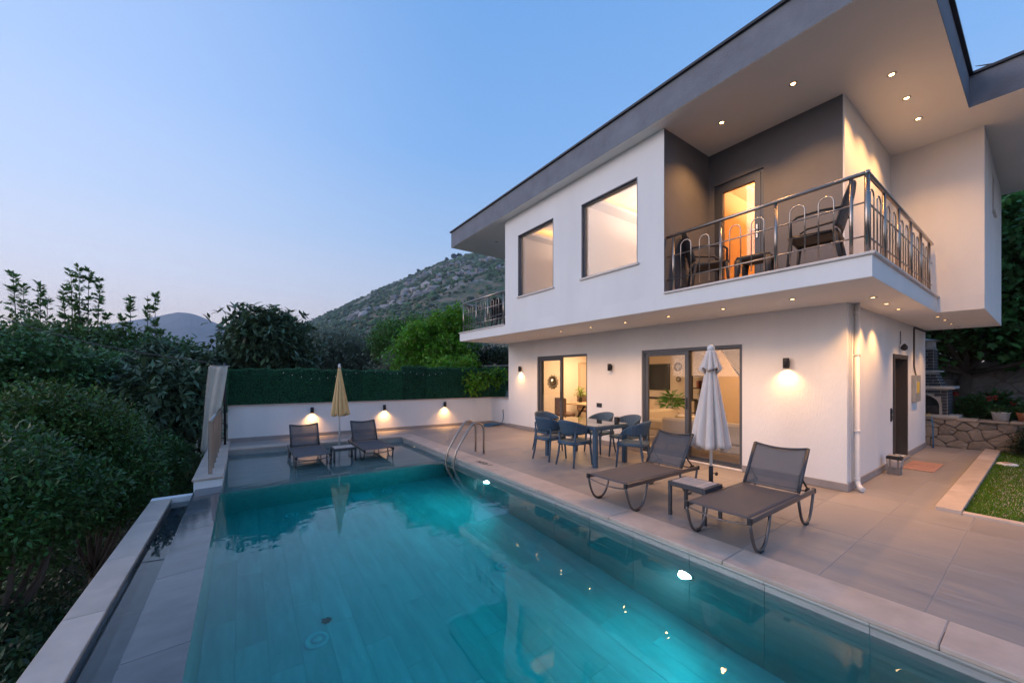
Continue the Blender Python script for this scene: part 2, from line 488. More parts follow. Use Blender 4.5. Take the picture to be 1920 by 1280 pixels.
# floor planks, long side down the pool
pw, pl = .2375, 1.2
for i in range(16):
    off = -(i * .43 % 1.2)
    y = PY0 + off
    while y < PYL:
        a, b = max(y, PY0), min(y + pl, PYL)
        if b - a > .05: tile(basin_o, PX0 + i * pw, PX0 + (i + 1) * pw, a, b, FZ, .011, m_pooltile, 'floor_plank', .002, .0008)
        y += pl
# shallow ledge
for i in range(4):
    for j in range(6):
        a, b = PX0 + i * .95, PX0 + (i + 1) * .95
        c, d = PYL + j * .6, min(PYL + (j + 1) * .6, pb((a + b) / 2) + .03)
        if d - c > .06: tile(basin_o, a, b, c, d, -.27, .011, m_ledge, 'ledge_tile', .002, .0008)
B(PX0, PX1, PYL - .010, PYL, FZ, -.272).build('ledge_face', m_pooltile, basin_o)
# right wall tiles: a moulded band at the waterline, big sheets under it
y = PY0; k = 0
yy = [PY0] + [.065 + .645 * q for q in range(16)]
yy = [q for q in yy if q < 10.08] + [10.09]
for a, b in zip(yy[:-1], yy[1:]):
    mb = MB()
    pr = [(PX1 + .011, -.038), (PX1 - .012, -.038), (PX1 - .016, -.050), (PX1 - .010, -.066), (PX1, -.072), (PX1 + .011, -.072)]
    V = [(x, a + .0015, z) for x, z in pr] + [(x, b - .0015, z) for x, z in pr]; n = len(pr)
    mb.add(V, [tuple(range(n)), tuple(range(2 * n - 1, n - 1, -1))] + [(q, q + n, (q + 1) % n + n, (q + 1) % n) for q in range(n)])
    mb.build('waterline_tile', m_poolwall, basin_o)
    lo = FZ if b < PYL + .3 else -.27
    B(PX1, PX1 + .011, a + .0015, b - .0015, lo, -.074, .001).build('wall_tile', m_poolwall, basin_o)
for i in range(6):
    a, b = PX0 + i * .633, PX0 + (i + 1) * .633
    MB().prism([(a + .002, pb(a)), (b - .002, pb(b)), (b - .002, pb(b) + .011), (a + .002, pb(a) + .011)], -.27, -.038).build('wall_tile', m_poolwall, basin_o)
    B(a + .002, b - .002, PY0, PY0 + .01, FZ, -.038).build('wall_tile', m_poolwall, basin_o)
for j in range(13):
    a, b = PY0 + j * .6, min(PY0 + (j + 1) * .6, 7.68)
    B(PX0 - .011, PX0, a + .0015, b - .0015, FZ, WZ - .006, .001).build('wall_tile', m_poolwall, basin_o)
# weir, overflow channel and its outer coping
ends = [PY0, .9, 2.1, 3.3, 4.5, 5.7, 6.9, 7.66]
for a, b in zip(ends[:-1], ends[1:]):
    MB().add([(-.62, a + .002, -.128), (-.29, a + .002, -.114), (-.29, b - .002, -.114), (-.62, b - .002, -.128),
              (-.62, a + .002, -.150), (-.30, a + .002, -.150), (-.30, b - .002, -.150), (-.62, b - .002, -.150)],
             [(0, 1, 2, 3), (4, 7, 6, 5), (0, 4, 5, 1), (1, 5, 6, 2), (2, 6, 7, 3), (3, 7, 4, 0)]).build('weir_tile', m_wet, basin_o)
chan = MB()
chan.box(-.92, -.60, PY0, 7.62, GZ - .2, -.50)
chan.box(-1.12, -.90, PY0, 7.62, GZ - .2, -.236)
chan.box(-1.12, -.62, 7.62, 7.76, GZ - .2, -.19)
chan_o = tag(chan.build('overflow_channel', m_white), kind='structure')
for a, b in zip(ends[:-1], ends[1:]):
    b = min(b, 7.615)
    B(-.635, -.6205, a + .002, b - .002, -.50, -.150).build('channel_tile', m_wet, chan_o)
    B(-.90, -.62, a + .002, b - .002, -.499, -.485).build('channel_tile', m_wet, chan_o)
    B(-.90, -.888, a + .002, b - .002, -.484, -.24).build('channel_tile', m_wet, chan_o)
y = PY0
for q in range(8):
    b = min(y + 1.15, 7.76)
    if b - y < .05: break
    B(-1.125, -.885, y + .002, b - .002, -.235, -.198, .006).build('coping_slab', m_trav, chan_o); y = b

m_water = bpy.data.materials.new('pool_water'); m_water.use_nodes = True
t = m_water.node_tree; n = t.nodes; l = t.links; n.remove(n['Principled BSDF'])
gb = n.new('ShaderNodeBsdfGlass'); gb.inputs['IOR'].default_value = 1.333; gb.inputs['Roughness'].default_value = 0.0
co = n.new('ShaderNodeTexCoord')
nz = n.new('ShaderNodeTexNoise'); nz.inputs['Scale'].default_value = 1.6; nz.inputs['Detail'].default_value = 3; nz.inputs['Roughness'].default_value = .55
mp = n.new('ShaderNodeMapping'); mp.inputs['Scale'].default_value = (1.0, 1.7, 1); mp.inputs['Rotation'].default_value = (0, 0, .5)
l.new(co.outputs['Object'], mp.inputs[0]); l.new(mp.outputs[0], nz.inputs['Vector'])
bp = n.new('ShaderNodeBump'); bp.inputs['Strength'].default_value = 0.07; bp.inputs['Distance'].default_value = 0.05
l.new(nz.outputs['Fac'], bp.inputs['Height']); l.new(bp.outputs[0], gb.inputs['Normal'])
va = n.new('ShaderNodeVolumeAbsorption'); va.inputs['Color'].default_value = (0.0, 0.875, 0.905, 1); va.inputs['Density'].default_value = 1.4
l.new(gb.outputs[0], n['Material Output'].inputs['Surface']); vsc = n.new('ShaderNodeVolumeScatter'); vsc.inputs['Color'].default_value = (.75, .95, 1, 1); vsc.inputs['Density'].default_value = .04; vsc.inputs['Anisotropy'].default_value = .5
ads = n.new('ShaderNodeAddShader'); l.new(va.outputs[0], ads.inputs[0]); l.new(vsc.outputs[0], ads.inputs[1]); l.new(ads.outputs[0], n['Material Output'].inputs['Volume'])
wb = MB().prism([(PX0 - .005, PY0 - .005), (PX1 + .005, PY0 - .005), (PX1 + .005, pb(3.5) + .005), (PX0 - .005, pb(-.3) + .005)], FZ - .005, WZ)
tag(wb.build('pool_water', m_water), kind='structure')
m_cwater = bpy.data.materials.new('channel_water'); m_cwater.use_nodes = True
b_ = m_cwater.node_tree.nodes['Principled BSDF']; b_.inputs['Transmission Weight'].default_value = 1; b_.inputs['IOR'].default_value = 1.333
b_.inputs['Roughness'].default_value = .02; b_.inputs['Base Color'].default_value = (.75, .9, .92, 1)
tag(B(-.889, -.634, PY0 + .01, 7.619, -.486, -.268).build('channel_water', m_cwater), kind='structure')

# white stone kerb platform left of the ledge
plat = B(-.64, -.283, 7.70, 11.9, GZ - .2, -.006)
plat_o = tag(plat.build('platform', m_white), kind='structure')
for a, b in zip([7.68, 8.7, 9.75, 10.8], [8.7, 9.75, 10.8, 11.75]):
    B(-.66, -.272, a + .002, b - .002, -.005, .03, .005).build('coping_slab', m_trav, plat_o)

# pool lamps
m_cool = mat('pool_lamp_lens', (.8, .95, 1), .3, emit=(.72, .93, 1.0), estr=55)
for (y, z, lab) in [(5.68, -.43, 'glowing round underwater pool lamp beside the ladder'), (2.04, -.48, 'glowing round underwater pool lamp below the near lounger')]:
    o = thing('pool_lamp', lab, 'pool lamp', (PX1, y, z), 0, 'underwater lamps in the pool wall')
    mb = MB(); mb.lathe([(.085, 0), (.085, .012), (.068, .016), (.066, .004)], 24)
    q = mb.build('rim', m_chrome, o); q.rotation_euler = (0, -PI / 2, 0)
    mb = MB(); mb.lathe([(.064, .003), (.05, .012), (.0, .016)], 20)
    q = mb.build('lens', m_cool, o); q.rotation_euler = (0, -PI / 2, 0)
    spot(o, (-.03, 0, 0), 34, R(172), .9, (.62, .92, 1.0), .05, (0, R(80), 0))
o = thing('pool_inlet_lamp', 'small warm round lamp in the side wall of the shallow ledge', 'pool lamp', (PX1, 9.2, -.19))
q = MB().lathe([(.03, 0), (.03, .008), (.02, .01)], 14).build('rim', m_chrome, o); q.rotation_euler = (0, -PI / 2, 0)
q = MB().lathe([(.019, .006), (0, .013)], 12).build('lens', m_warmlens, o); q.rotation_euler = (0, -PI / 2, 0)
m_drain = mat('aqua_drain_plastic', (.60, .78, .78), .5)
dr = thing('floor_drain', '', 'drain', (0, 0, 0), 0, 'round inlets in the pool floor')
MB().lathe([(.10, 0), (.10, .012), (.085, .018), (.07, .014), (.07, .012), (0, .012)], 28).build('cover', m_drain, dr)
MB().lathe([(.045, .0125), (.045, .017), (.0, .019)], 20).build('ring', m_pvc, dr)
for i, (x, y, lab) in enumerate([(.54, 3.84, 'round pale floor inlet in the near left of the pool'), (2.58, 3.85, 'round pale floor inlet in the middle of the pool'),
                                 (2.16, 7.1, 'round pale floor inlet near the pool ladder'), (.6, 6.8, 'round pale floor inlet under the yellow parasol reflection')]):
    put(dr, i == 0, (x, y, FZ + .001), 0, lab)
o = thing('main_drain', 'square pale grate of the main drain in the pool floor', 'drain', (1.73, 7.05, FZ + .001))
B(-.17, .17, -.17, .17, 0, .012, .003).build('plate', m_drain, o)
for k in range(7): B(-.14, .14, -.14 + k * .042, -.115 + k * .042, .0125, .02).build('slat', m_drain, o)
# ------------------------------------------------------------------ villa
HX, HY = 7.0, 1.66               # ground floor front and side faces
UX = 5.37                        # upper front face
ZS, ZF, ZT, ZR = 2.69, 2.95, 5.52, 5.97
villa = thing('villa', 'white two-storey villa with overhanging upper floor and grey flat roof', 'house', (HX, HY, 0))
D1 = (6.66, 8.64, .03, 2.20); D2 = (3.05, 5.07, .03, 2.19)
W1 = (6.08, 7.35, 3.53, 5.0); W2 = (3.97, 5.26, 3.53, 4.97)
RD = (2.61, 3.39, ZF + .02, 4.95)
SD = (9.73, 10.9, .06, 2.05)
def vb(mb, name, m, parent=None): return mb.build(name, m, parent or villa, world=True)
w = MB(); wall_x(w, HX, HX + .25, HY, 10.1, 0, ZS, (D1, D2)); vb(w, 'front_wall', m_rough)
w = MB(); wall_y(w, HY, HY + .25, HX + .25, 12.9, 0, ZS, (SD,)); vb(w, 'side_wall', m_white)
w = MB(); w.box(12.65, 12.9, HY + .25, 10.1, 0, ZS); w.box(HX + .25, 12.65, 9.93, 10.1, 0, ZS); vb(w, 'rear_wall', m_white)
vb(B(HX + .25, 12.65, HY + .25, 9.93, -.05, .02), 'room_floor', mat('room_floor_tile', (.36, .30, .26), .3, var=.1, scale=2))
# first floor slab with the balconies
slab = MB()
slab.prism([(UX, 1.07), (9.35, 1.07), (9.35, .58), (12.9, .58), (12.9, 10.35), (UX, 10.35)], ZS, ZF - .03)
slab_o = vb(slab, 'floor_slab', m_white)
vb(MB().prism([(UX + .003, 1.073), (9.353, 1.073), (9.353, .583), (12.897, .583), (12.897, 10.347), (UX + .003, 10.347)], ZS - .003, ZS - .0005), 'soffit', m_soffit, slab_o)
vb(MB().prism([(UX + .02, 1.09), (9.3, 1.09), (9.3, 1.62), (6.72, 1.62), (6.72, 3.476), (UX + .02, 3.476)], ZF - .03, ZF - .012), 'balcony_floor', m_skirt, slab_o)
vb(MB().box(UX + .02, 12.6, 7.92, 10.33, ZF - .03, ZF - .012), 'balcony_floor', m_skirt, slab_o)
e = MB(); e.box(UX - .03, UX + .14, 1.04, 3.476, ZF - .029, ZF + .002, .005); vb(e, 'stone_edge', m_sill, slab_o)
e = MB(); e.box(UX + .142, 9.42, 1.04, 1.21, ZF - .029, ZF + .002, .005); vb(e, 'stone_edge', m_sill, slab_o)
e = MB(); e.box(UX - .03, UX + .14, 7.92, 10.38, ZF - .029, ZF + .002, .005); vb(e, 'stone_edge', m_sill, slab_o)
# upper walls
w = MB(); wall_x(w, UX, UX + .22, 3.48, 7.9, ZF - .03, ZT, (W1, W2)); vb(w, 'upper_front_wall', m_white)
w = MB(); w.box(UX + .22, 6.72, 3.48, 3.66, ZF - .03, ZT); vb(w, 'upper_cross_wall', m_white)
vb(B(UX + .22, 12.9, 7.72, 7.9, ZF - .03, ZT), 'upper_cross_wall', m_white)
vb(B(UX + .002, 6.717, 3.4765, 3.4795, ZF - .012, ZT), 'recess_side_wall', m_dark)
w = MB(); wall_x(w, 6.72, 6.92, 1.64, 3.479, ZF - .03, ZT, (RD,)); vb(w, 'recess_wall', m_dark)
w = MB(); w.box(6.723, 9.3, 1.62, 1.639, ZF - .03, ZT); w.box(6.92, 9.3, 1.639, 1.82, ZF - .03, ZT); vb(w, 'pier_wall', m_white)
BW = (10.75, 11.15, 4.55, 5.2)
w = MB(); w.box(9.353, 9.55, .58, 1.62, ZF - .03, ZT); wall_y(w, .58, .8, 9.55, 12.9, ZF - .03, ZT, (BW,)); w.box(12.7, 12.9, .8, 7.72, ZF - .03, ZT)
w.box(9.3, 9.4, 1.62, 1.82, ZF - .03, ZT); vb(w, 'upper_block_wall', m_white)
# roof
RP = [(5.14, .67), (8.57, .67), (8.57, -1.3), (13.3, -1.3), (13.3, 10.47), (5.14, 10.47)]
roof_o = vb(MB().prism(RP, ZT, ZR), 'roof', m_fascia)
RS = [(5.144, .674), (8.574, .674), (8.574, -1.296), (13.296, -1.296), (13.296, 10.466), (5.144, 10.466)]
vb(MB().prism(RS, ZT - .004, ZT - .0008), 'soffit', m_soffit, roof_o)
RC = [(5.10, .63), (8.53, .63), (8.53, -1.34), (13.34, -1.34), (13.34, 10.51), (5.10, 10.51)]
vb(MB().prism(RC, ZR + .001, ZR + .035), 'roof_edge', m_cap, roof_o)
# skirting
def skirt(a, b, z=.115):
    vb(B(a[0], b[0], a[1], b[1], .002, z, .004), 'skirting', m_skirt)
skirt((HX - .018, HY - .018), (HX - .001, D2[0])); skirt((HX - .018, D2[1]), (HX - .001, D1[0])); skirt((HX - .018, D1[1]), (HX - .001, 10.1))
skirt((HX, HY - .018), (SD[0], HY - .001)); skirt((SD[1], HY - .018), (12.9, HY - .001))
# windows of the bedrooms
def window_x(x, h, fw=.034, dep=.06, inset=.055, name='window', sill=True):
    y0, y1, z0, z1 = h
    f = MB(); xa, xb = x + inset, x + inset + dep
    f.box(xa, xb, y0, y0 + fw, z0, z1); f.box(xa, xb, y1 - fw, y1, z0, z1); f.box(xa, xb, y0 + fw, y1 - fw, z0, z0 + fw); f.box(xa, xb, y0 + fw, y1 - fw, z1 - fw, z1)
    fo = vb(f, name, m_winframe)
    vb(B(xa + .03, xa + .038, y0 + fw - .004, y1 - fw + .004, z0 + fw - .004, z1 - fw + .004), 'pane', m_glass, fo)
    if sill:
        vb(B(x - .035, xa - .001, y0 - .03, y1 + .03, z0 - .032, z0 + .004, .004), 'sill', m_sill, fo)
    r = MB()   # reveal edging strip
    r.box(x - .004, xa - .002, y1 - .012, y1 - .001, z0 + .006, z1 - .001); r.box(x - .004, xa - .002, y0 + .001, y0 + .012, z0 + .006, z1 - .001); r.box(x - .004, xa - .002, y0 + .013, y1 - .013, z1 - .012, z1 - .001)
    vb(r, 'reveal_trim', m_winframe, fo)
    return fo
window_x(UX, W1); window_x(UX, W2)
f = MB(); f.box(BW[0], BW[0] + .04, .66, .72, BW[2], BW[3]); f.box(BW[1] - .04, BW[1], .66, .72, BW[2], BW[3]); f.box(BW[0] + .04, BW[1] - .04, .66, .72, BW[3] - .04, BW[3]); f.box(BW[0] + .04, BW[1] - .04, .66, .72, BW[2], BW[2] + .04)
fo = vb(f, 'window', m_frame); vb(B(BW[0] + .036, BW[1] - .036, .685, .693, BW[2] + .036, BW[3] - .036), 'pane', m_glass, fo)
vb(B(BW[0] - .03, BW[1] + .03, .545, .66, BW[2] - .03, BW[2] - .001, .004), 'sill', m_sill, fo)
# sliding doors: a fixed frame, the outer leaf in front of the left half, the other half open or glazed
def sliding(h, openright):
    y0, y1, z0, z1 = h; xa = HX + .03; fw = .055; ym = (y0 + y1) / 2 + .03
    f = MB()
    f.box(xa, xa + .14, y0, y0 + fw, z0, z1); f.box(xa, xa + .14, y1 - fw, y1, z0, z1)
    f.box(xa, xa + .14, y0 + fw, y1 - fw, z1 - fw, z1); f.box(xa, xa + .14, y0 + fw, y1 - fw, z0 - .03, z0 + .03)
    fo = vb(f, 'sliding_door', m_frame)
    lw = .075
    s = MB(); a, b, c, d = ym - .05, y1 - fw - .002, z0 + .032, z1 - fw - .002; xs = xa + .015
    s.box(xs, xs + .045, a, a + lw, c, d); s.box(xs, xs + .045, b - lw, b, c, d); s.box(xs, xs + .045, a + lw, b - lw, c, c + lw); s.box(xs, xs + .045, a + lw, b - lw, d - lw, d)
    vb(s, 'leaf_frame', m_frame, fo)
    vb(B(xs + .018, xs + .026, a + lw - .004, b - lw + .004, c + lw - .004, d - lw + .004), 'pane', m_pane, fo)
    vb(B(xs - .022, xs - .001, a + .025, a + .05, 1.0, 1.22, .005), 'handle', m_black, fo)
    xs += .06
    s = MB(); a, b = y0 + fw + .002, ym + .02
    if openright:      # stacked behind the outer leaf: only its stile shows
        a, b = ym - .01, y1 - fw - .004
        s.box(xs, xs + .045, a, a + lw, c, d); s.box(xs, xs + .045, b - lw, b, c, d)
        vb(s, 'leaf_frame', m_frame, fo)
    else:
        s.box(xs, xs + .045, b - lw, b, c, d)
        s.box(xs, xs + .045, a, a + .012, c, d); s.box(xs, xs + .045, a + .012, b - lw, c, c + .03); s.box(xs, xs + .045, a + .012, b - lw, d - .012, d)
        vb(s, 'leaf_frame', m_frame, fo)
        vb(B(xs + .018, xs + .026, a + .01, b - lw + .004, c + .026, d - .01), 'pane', m_pane, fo)
    vb(B(HX - .03, HX + .02, y0 - .01, y1 + .01, .003, .022, .003), 'threshold', m_sill, fo)
sliding(D1, True); sliding(D2, False)
# balcony door
y0, y1, z0, z1 = RD
f = MB(); xa = 6.75
f.box(xa, xa + .08, y0, y0 + .05, z0, z1); f.box(xa, xa + .08, y1 - .05, y1, z0, z1); f.box(xa, xa + .08, y0 + .05, y1 - .05, z1 - .05, z1)
f.box(xa - .01, xa + .06, y0 + .052, y0 + .14, z0, z1 - .052); f.box(xa - .01, xa + .06, y1 - .14, y1 - .052, z0, z1 - .052)
f.box(xa - .01, xa + .06, y0 + .14, y1 - .14, z1 - .15, z1 - .052); f.box(xa - .01, xa + .06, y0 + .14, y1 - .14, z0, z0 + .12)
fo = vb(f, 'balcony_door', m_frame)
vb(B(xa + .02, xa + .028, y0 + .136, y1 - .136, z0 + .116, z1 - .146), 'pane', m_glass, fo)
h = B(xa - .03, xa - .012, y0 + .085, y0 + .115, 3.86, 4.08, .004); h.box(xa - .06, xa - .031, y0 + .09, y0 + .11, 3.98, 4.0); h.box(xa - .06, xa - .045, y0 + .08, y0 + .20, 3.98, 4.0); vb(h, 'handle', m_steel, fo)
# side entrance: dark reveal, door set back
rv = MB(); x0, x1, z0, z1 = SD
rv.box(x0, x0 + .07, HY - .02, HY + .24, z0, z1); rv.box(x1 - .07, x1, HY - .02, HY + .24, z0, z1); rv.box(x0 + .07, x1 - .07, HY - .02, HY + .24, z1 - .08, z1)
dro = vb(rv, 'entrance_door', mat('bronze_steel', (.07, .06, .055), .5, .2))
vb(B(x0 + .07, x1 - .07, HY + .14, HY + .19, z0, z1 - .08), 'door_leaf', mat('brown_steel', (.11, .085, .07), .5, .1, var=.1, scale=3), dro)
vb(B(x0 + .14, x0 + .17, HY + .09, HY + .139, .95, 1.15, .006), 'handle', m_steel, dro)
vb(B(x0 - .02, x1 + .02, HY - .05, HY + .14, .003, .058, .004), 'step', m_skirt, dro)
# downpipe
dp = MB(); px, py = 7.22, HY - .055
dp.tube([(px, py, ZS - .002), (px, py, .16), (px - .02, py - .02, .09), (px - .05, py - .05, .05), (px - .08, py - .09, .038)], .035, 14)
dpo = vb(dp, 'downpipe', m_pvc)
for z in (.16, .85, 1.95, 2.55):
    c = MB().lathe([(.039, z - .018), (.042, z - .013), (.042, z + .013), (.039, z + .018)], 14, px, py); c.box(px - .012, px + .012, py + .04, HY - .001, z - .012, z + .012); vb(c, 'pipe_clip', m_pvc, dpo)
vb(B(7.10, 7.125, HY - .02, HY - .001, .12, ZS - .004), 'cable_duct', m_pvc)
vb(MB().tube([(7.16, HY - .02, ZS - .003), (7.16, HY - .02, .9), (7.16, HY - .02, .16)], .010, 8), 'cable', m_pvc)
# sockets, meter box, conduit
sw = vb(B(HX - .014, HX - .001, 6.18, 6.34, .89, .99, .004), 'socket_plate', m_lampbody)
vb(B(HX - .019, HX - .0145, 6.20, 6.25, .915, .965, .002), 'socket', m_black, sw); vb(B(HX - .019, HX - .0145, 6.27, 6.32, .915, .965, .002), 'socket', m_black, sw)
sw = vb(B(9.53, 9.62, HY - .014, HY - .001, .82, 1.06, .004), 'switch_plate', m_lampbody)
vb(B(9.545, 9.605, HY - .02, HY - .0145, .95, 1.03, .002), 'switch', m_black, sw); vb(B(9.545, 9.605, HY - .02, HY - .0145, .85, .93, .002), 'switch', m_black, sw)
mb_o = vb(B(11.37, 11.92, HY - .06, HY - .001, 1.1, 1.66, .008), 'meter_box', mat('grey_metal_box', (.42, .42, .40), .5, .3, var=.08, scale=5))
vb(B(11.50, 11.75, HY - .0645, HY - .0605, 1.28, 1.52), 'warning_plate', mat('yellow_print', (.72, .52, .08), .6), mb_o)
vb(B(11.40, 11.46, HY - .0645, HY - .0605, 1.28, 1.55), 'meter_slot', mat('pale_print', (.6, .6, .58), .6), mb_o)
m_cond = mat('brown_conduit', (.10, .075, .06), .6)
vb(MB().tube([(12.9, HY - .015, ZS - .03), (11.56, HY - .015, ZS - .03), (11.53, HY - .015, ZS - .06), (11.53, HY - .015, 1.85), (11.60, HY - .02, 1.72), (11.62, HY - .03, 1.66)], .013, 8), 'conduit', m_cond)
# ---------------- rooms behind the windows
m_room = mat('cream_room_paint', (.78, .70, .62), .9)
m_cove = mat('cove_light', (1, .6, .2), .5, emit=(1.0, .45, .09), estr=9.0)
def room(x0, x1, y0, y1, z0, z1, cove='y1', energy=24, m=m_room, front=True):
    r = MB()
    r.box(x0, x1, y0, y0 + .02, z0, z1); r.box(x0, x1, y1 - .02, y1, z0, z1); r.box(x1 - .02, x1, y0 + .02, y1 - .02, z0, z1)
    r.box(x0, x1 - .02, y0 + .02, y1 - .02, z0, z0 + .02); r.box(x0, x1 - .02, y0 + .02, y1 - .02, z1 - .02, z1)
    ro = vb(r, 'room_lining', m)
    if cove:
        lip = MB(); lip.box(x0 + .02, x1 - .05, y1 - .30, y1 - .28, z1 - .24, z1 - .17); lip.box(x0 + .02, x1 - .05, y1 - .28, y1 - .021, z1 - .24, z1 - .22); vb(lip, 'cove_lip', m, ro)
        vb(B(x0 + .1, x1 - .1, y1 - .26, y1 - .22, z1 - .218, z1 - .205), 'cove_strip', m_cove, ro)
    a = area(ro, ((x0 + x1) / 2, (y0 + y1) / 2 - .2, z1 - .75), energy * 1.25, 2.2, .9, (1.0, .71, .56), (PI, 0, 0))
    return ro
room(UX + .225, 9.5, 3.67, 5.44, ZF, 5.32, 'y1', 24)
room(UX + .225, 9.5, 5.52, 7.60, ZF, 5.32, 'y1', 24)
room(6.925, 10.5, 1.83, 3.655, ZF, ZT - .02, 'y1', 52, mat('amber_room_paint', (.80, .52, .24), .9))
# ground floor room lining and lights
r = MB()
r.box(HX + .255, 12.645, HY + .255, HY + .27, .021, ZS - .03); r.box(HX + .255, 12.645, 9.915, 9.928, .021, ZS - .03); r.box(12.63, 12.645, HY + .27, 9.915, .021, ZS - .03)
r.box(HX + .255, 12.63, HY + .27, 9.915, ZS - .05, ZS - .03)
ro = vb(r, 'room_lining', m_room)
area(ro, (9.2, 8.3, ZS - .08), 85, 1.6, 1.6, (1.0, .62, .32)); area(ro, (9.6, 4.2, ZS - .08), 85, 2.0, 2.0, (1.0, .58, .26))
# ------------------------------------------------------------------ garden wall with the artificial hedge
WX0, WX1 = -.32, 7.03
gw = thing('garden_wall', 'low white rendered garden wall at the far end of the pool', 'wall', (3.3, wy(3.3), 0))
mb = MB(); mb.prism([(WX0, wy(WX0)), (WX1, wy(WX1)), (7.7, wy(7.7)), (7.7, wy(7.7) + .2), (WX0, wy(WX0) + .2)], -.01, .88)
mb.prism([(WX1, 10.11), (WX1 + .2, 10.11), (WX1 + .2, wy(WX1 + .2)), (WX1, wy(WX1))], -.01, .88)
mb.build('wall_body', m_white, gw, True)
xs = np.linspace(WX0 - .03, 7.6, 9)
for a, b in zip(xs[:-1], xs[1:]):
    MB().prism([(a + .001, wy(a) - .03), (b - .001, wy(b) - .03), (b - .001, wy(b) + .23), (a + .001, wy(a) + .23)], .881, .912).build('cap_stone', m_trav, gw, True)
MB().prism([(WX1 - .03, 10.11), (WX1 + .23, 10.11), (WX1 + .23, wy(WX1 + .23) - .035), (WX1 - .03, wy(WX1) - .035)], .8815, .912).build('cap_stone', m_trav, gw, True)
xs = np.linspace(WX0, WX1 - .02, 8)
for a, b in zip(xs[:-1], xs[1:]):
    MB().prism([(a + .001, wy(a) - .016), (b - .001, wy(b) - .016), (b - .001, wy(b) - .001), (a + .001, wy(a) - .001)], .002, .09).build('skirting', m_skirt, gw, True)
B(WX1 - .017, WX1 - .001, 10.12, wy(WX1) - .02, .002, .09).build('skirting', m_skirt, gw, True)

m_hedge = mat('artificial_hedge_leaf', (0.038, 0.180, 0.085), 0.5, objvar=.22, island=.5, hue=.02, spec=.4)
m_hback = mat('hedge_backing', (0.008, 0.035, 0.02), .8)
npr = np.random.default_rng(5)
def blades(n, p, d, length, width, nrmv):
    """n leaf quads: base points p, directions d, lengths, widths -> verts, faces"""
    side = np.cross(d, nrmv); side /= (np.linalg.norm(side, axis=1, keepdims=True) + 1e-9)
    up = np.cross(side, d)
    L_ = length[:, None]; W_ = width[:, None]
    v0 = p; v1 = p + d * L_ * .45 + side * W_ * .5 + up * L_ * .06; v2 = p + d * L_; v3 = p + d * L_ * .45 - side * W_ * .5 + up * L_ * .06
    return np.stack([v0, v1, v2, v3], 1).reshape(-1, 3)
def quads_mesh(name, V, m):
    nq = len(V) // 4
    me = bpy.data.meshes.new(name)
    me.vertices.add(nq * 4); me.vertices.foreach_set('co', V.astype(np.float32).ravel())
    me.loops.add(nq * 4); me.loops.foreach_set('vertex_index', np.arange(nq * 4, dtype=np.int32))
    me.polygons.add(nq); me.polygons.foreach_set('loop_start', np.arange(0, nq * 4, 4, dtype=np.int32))
    try: me.polygons.foreach_set('loop_total', np.full(nq, 4, dtype=np.int32))
    except Exception: pass
    me.materials.append(m); me.update(calc_edges=True)
    return me
def unit(v): return v / (np.linalg.norm(v, axis=1, keepdims=True) + 1e-9)
hedge = thing('artificial_hedge', 'dark green artificial hedge screen standing on the white garden wall', 'hedge', (3.3, wy(3.3) + .08, .91))
px_ = [-.34, .72, 1.72, 2.85, 3.95, 4.75, 5.75, 6.75, 7.65]
tops = [1.80, 1.82, 1.80, 1.80, 1.93, 1.90, 1.90, 1.92]
for i in range(8):
    a, b, zt_ = px_[i], px_[i + 1], tops[i]
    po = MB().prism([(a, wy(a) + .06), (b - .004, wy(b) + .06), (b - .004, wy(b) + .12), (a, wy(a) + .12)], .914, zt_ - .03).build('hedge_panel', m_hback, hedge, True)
    n_ = int(9000 * (b - a))
    X = npr.uniform(a - .01, b + .01, n_); Zz = npr.uniform(.92, zt_, n_); dy = -.01 - npr.uniform(0, .035, n_)
    topm = npr.uniform(0, 1, n_) < .10
    Zz = np.where(topm, zt_ - .02 + .022 * np.sin(X * 5.3 + i) + .012 * np.sin(X * 17), Zz); dy = np.where(topm, npr.uniform(-.03, .07, n_), dy)
    P_ = np.stack([X, wy(X) + .065 + dy, Zz], 1)
    d_ = unit(np.stack([npr.normal(0, .6, n_), -np.where(topm, .2, .8) + npr.normal(0, .3, n_), npr.normal(.1, .6, n_) + topm * 1.0], 1))
    V = blades(n_, P_, d_, npr.uniform(.025, .055, n_), npr.uniform(.008, .016, n_), unit(npr.normal(0, 1, (n_, 3))))
    o = bpy.data.objects.new('hedge_leaves', quads_mesh('hedge_leaves', V, m_hedge)); C.objects.link(o); o.parent = po; o['kind'] = 'stuff'
# left return of the hedge
ln = 3500
P_ = np.stack([np.full(ln, -.35) + npr.normal(0, .02, ln), 11.72 + npr.uniform(0, .14, ln) - .05, npr.uniform(.75, 1.82, ln)], 1)
d_ = unit(np.stack([-np.abs(npr.normal(.5, .4, ln)), npr.normal(-.3, .5, ln), npr.normal(0, .5, ln)], 1))
o = bpy.data.objects.new('hedge_leaves', quads_mesh('hedge_leaves', blades(ln, P_, d_, npr.uniform(.025, .055, ln), npr.uniform(.008, .016, ln), unit(npr.normal(0, 1, (ln, 3)))), m_hedge)); C.objects.link(o); o.parent = hedge; o.location = -hedge.location; o['kind'] = 'stuff'
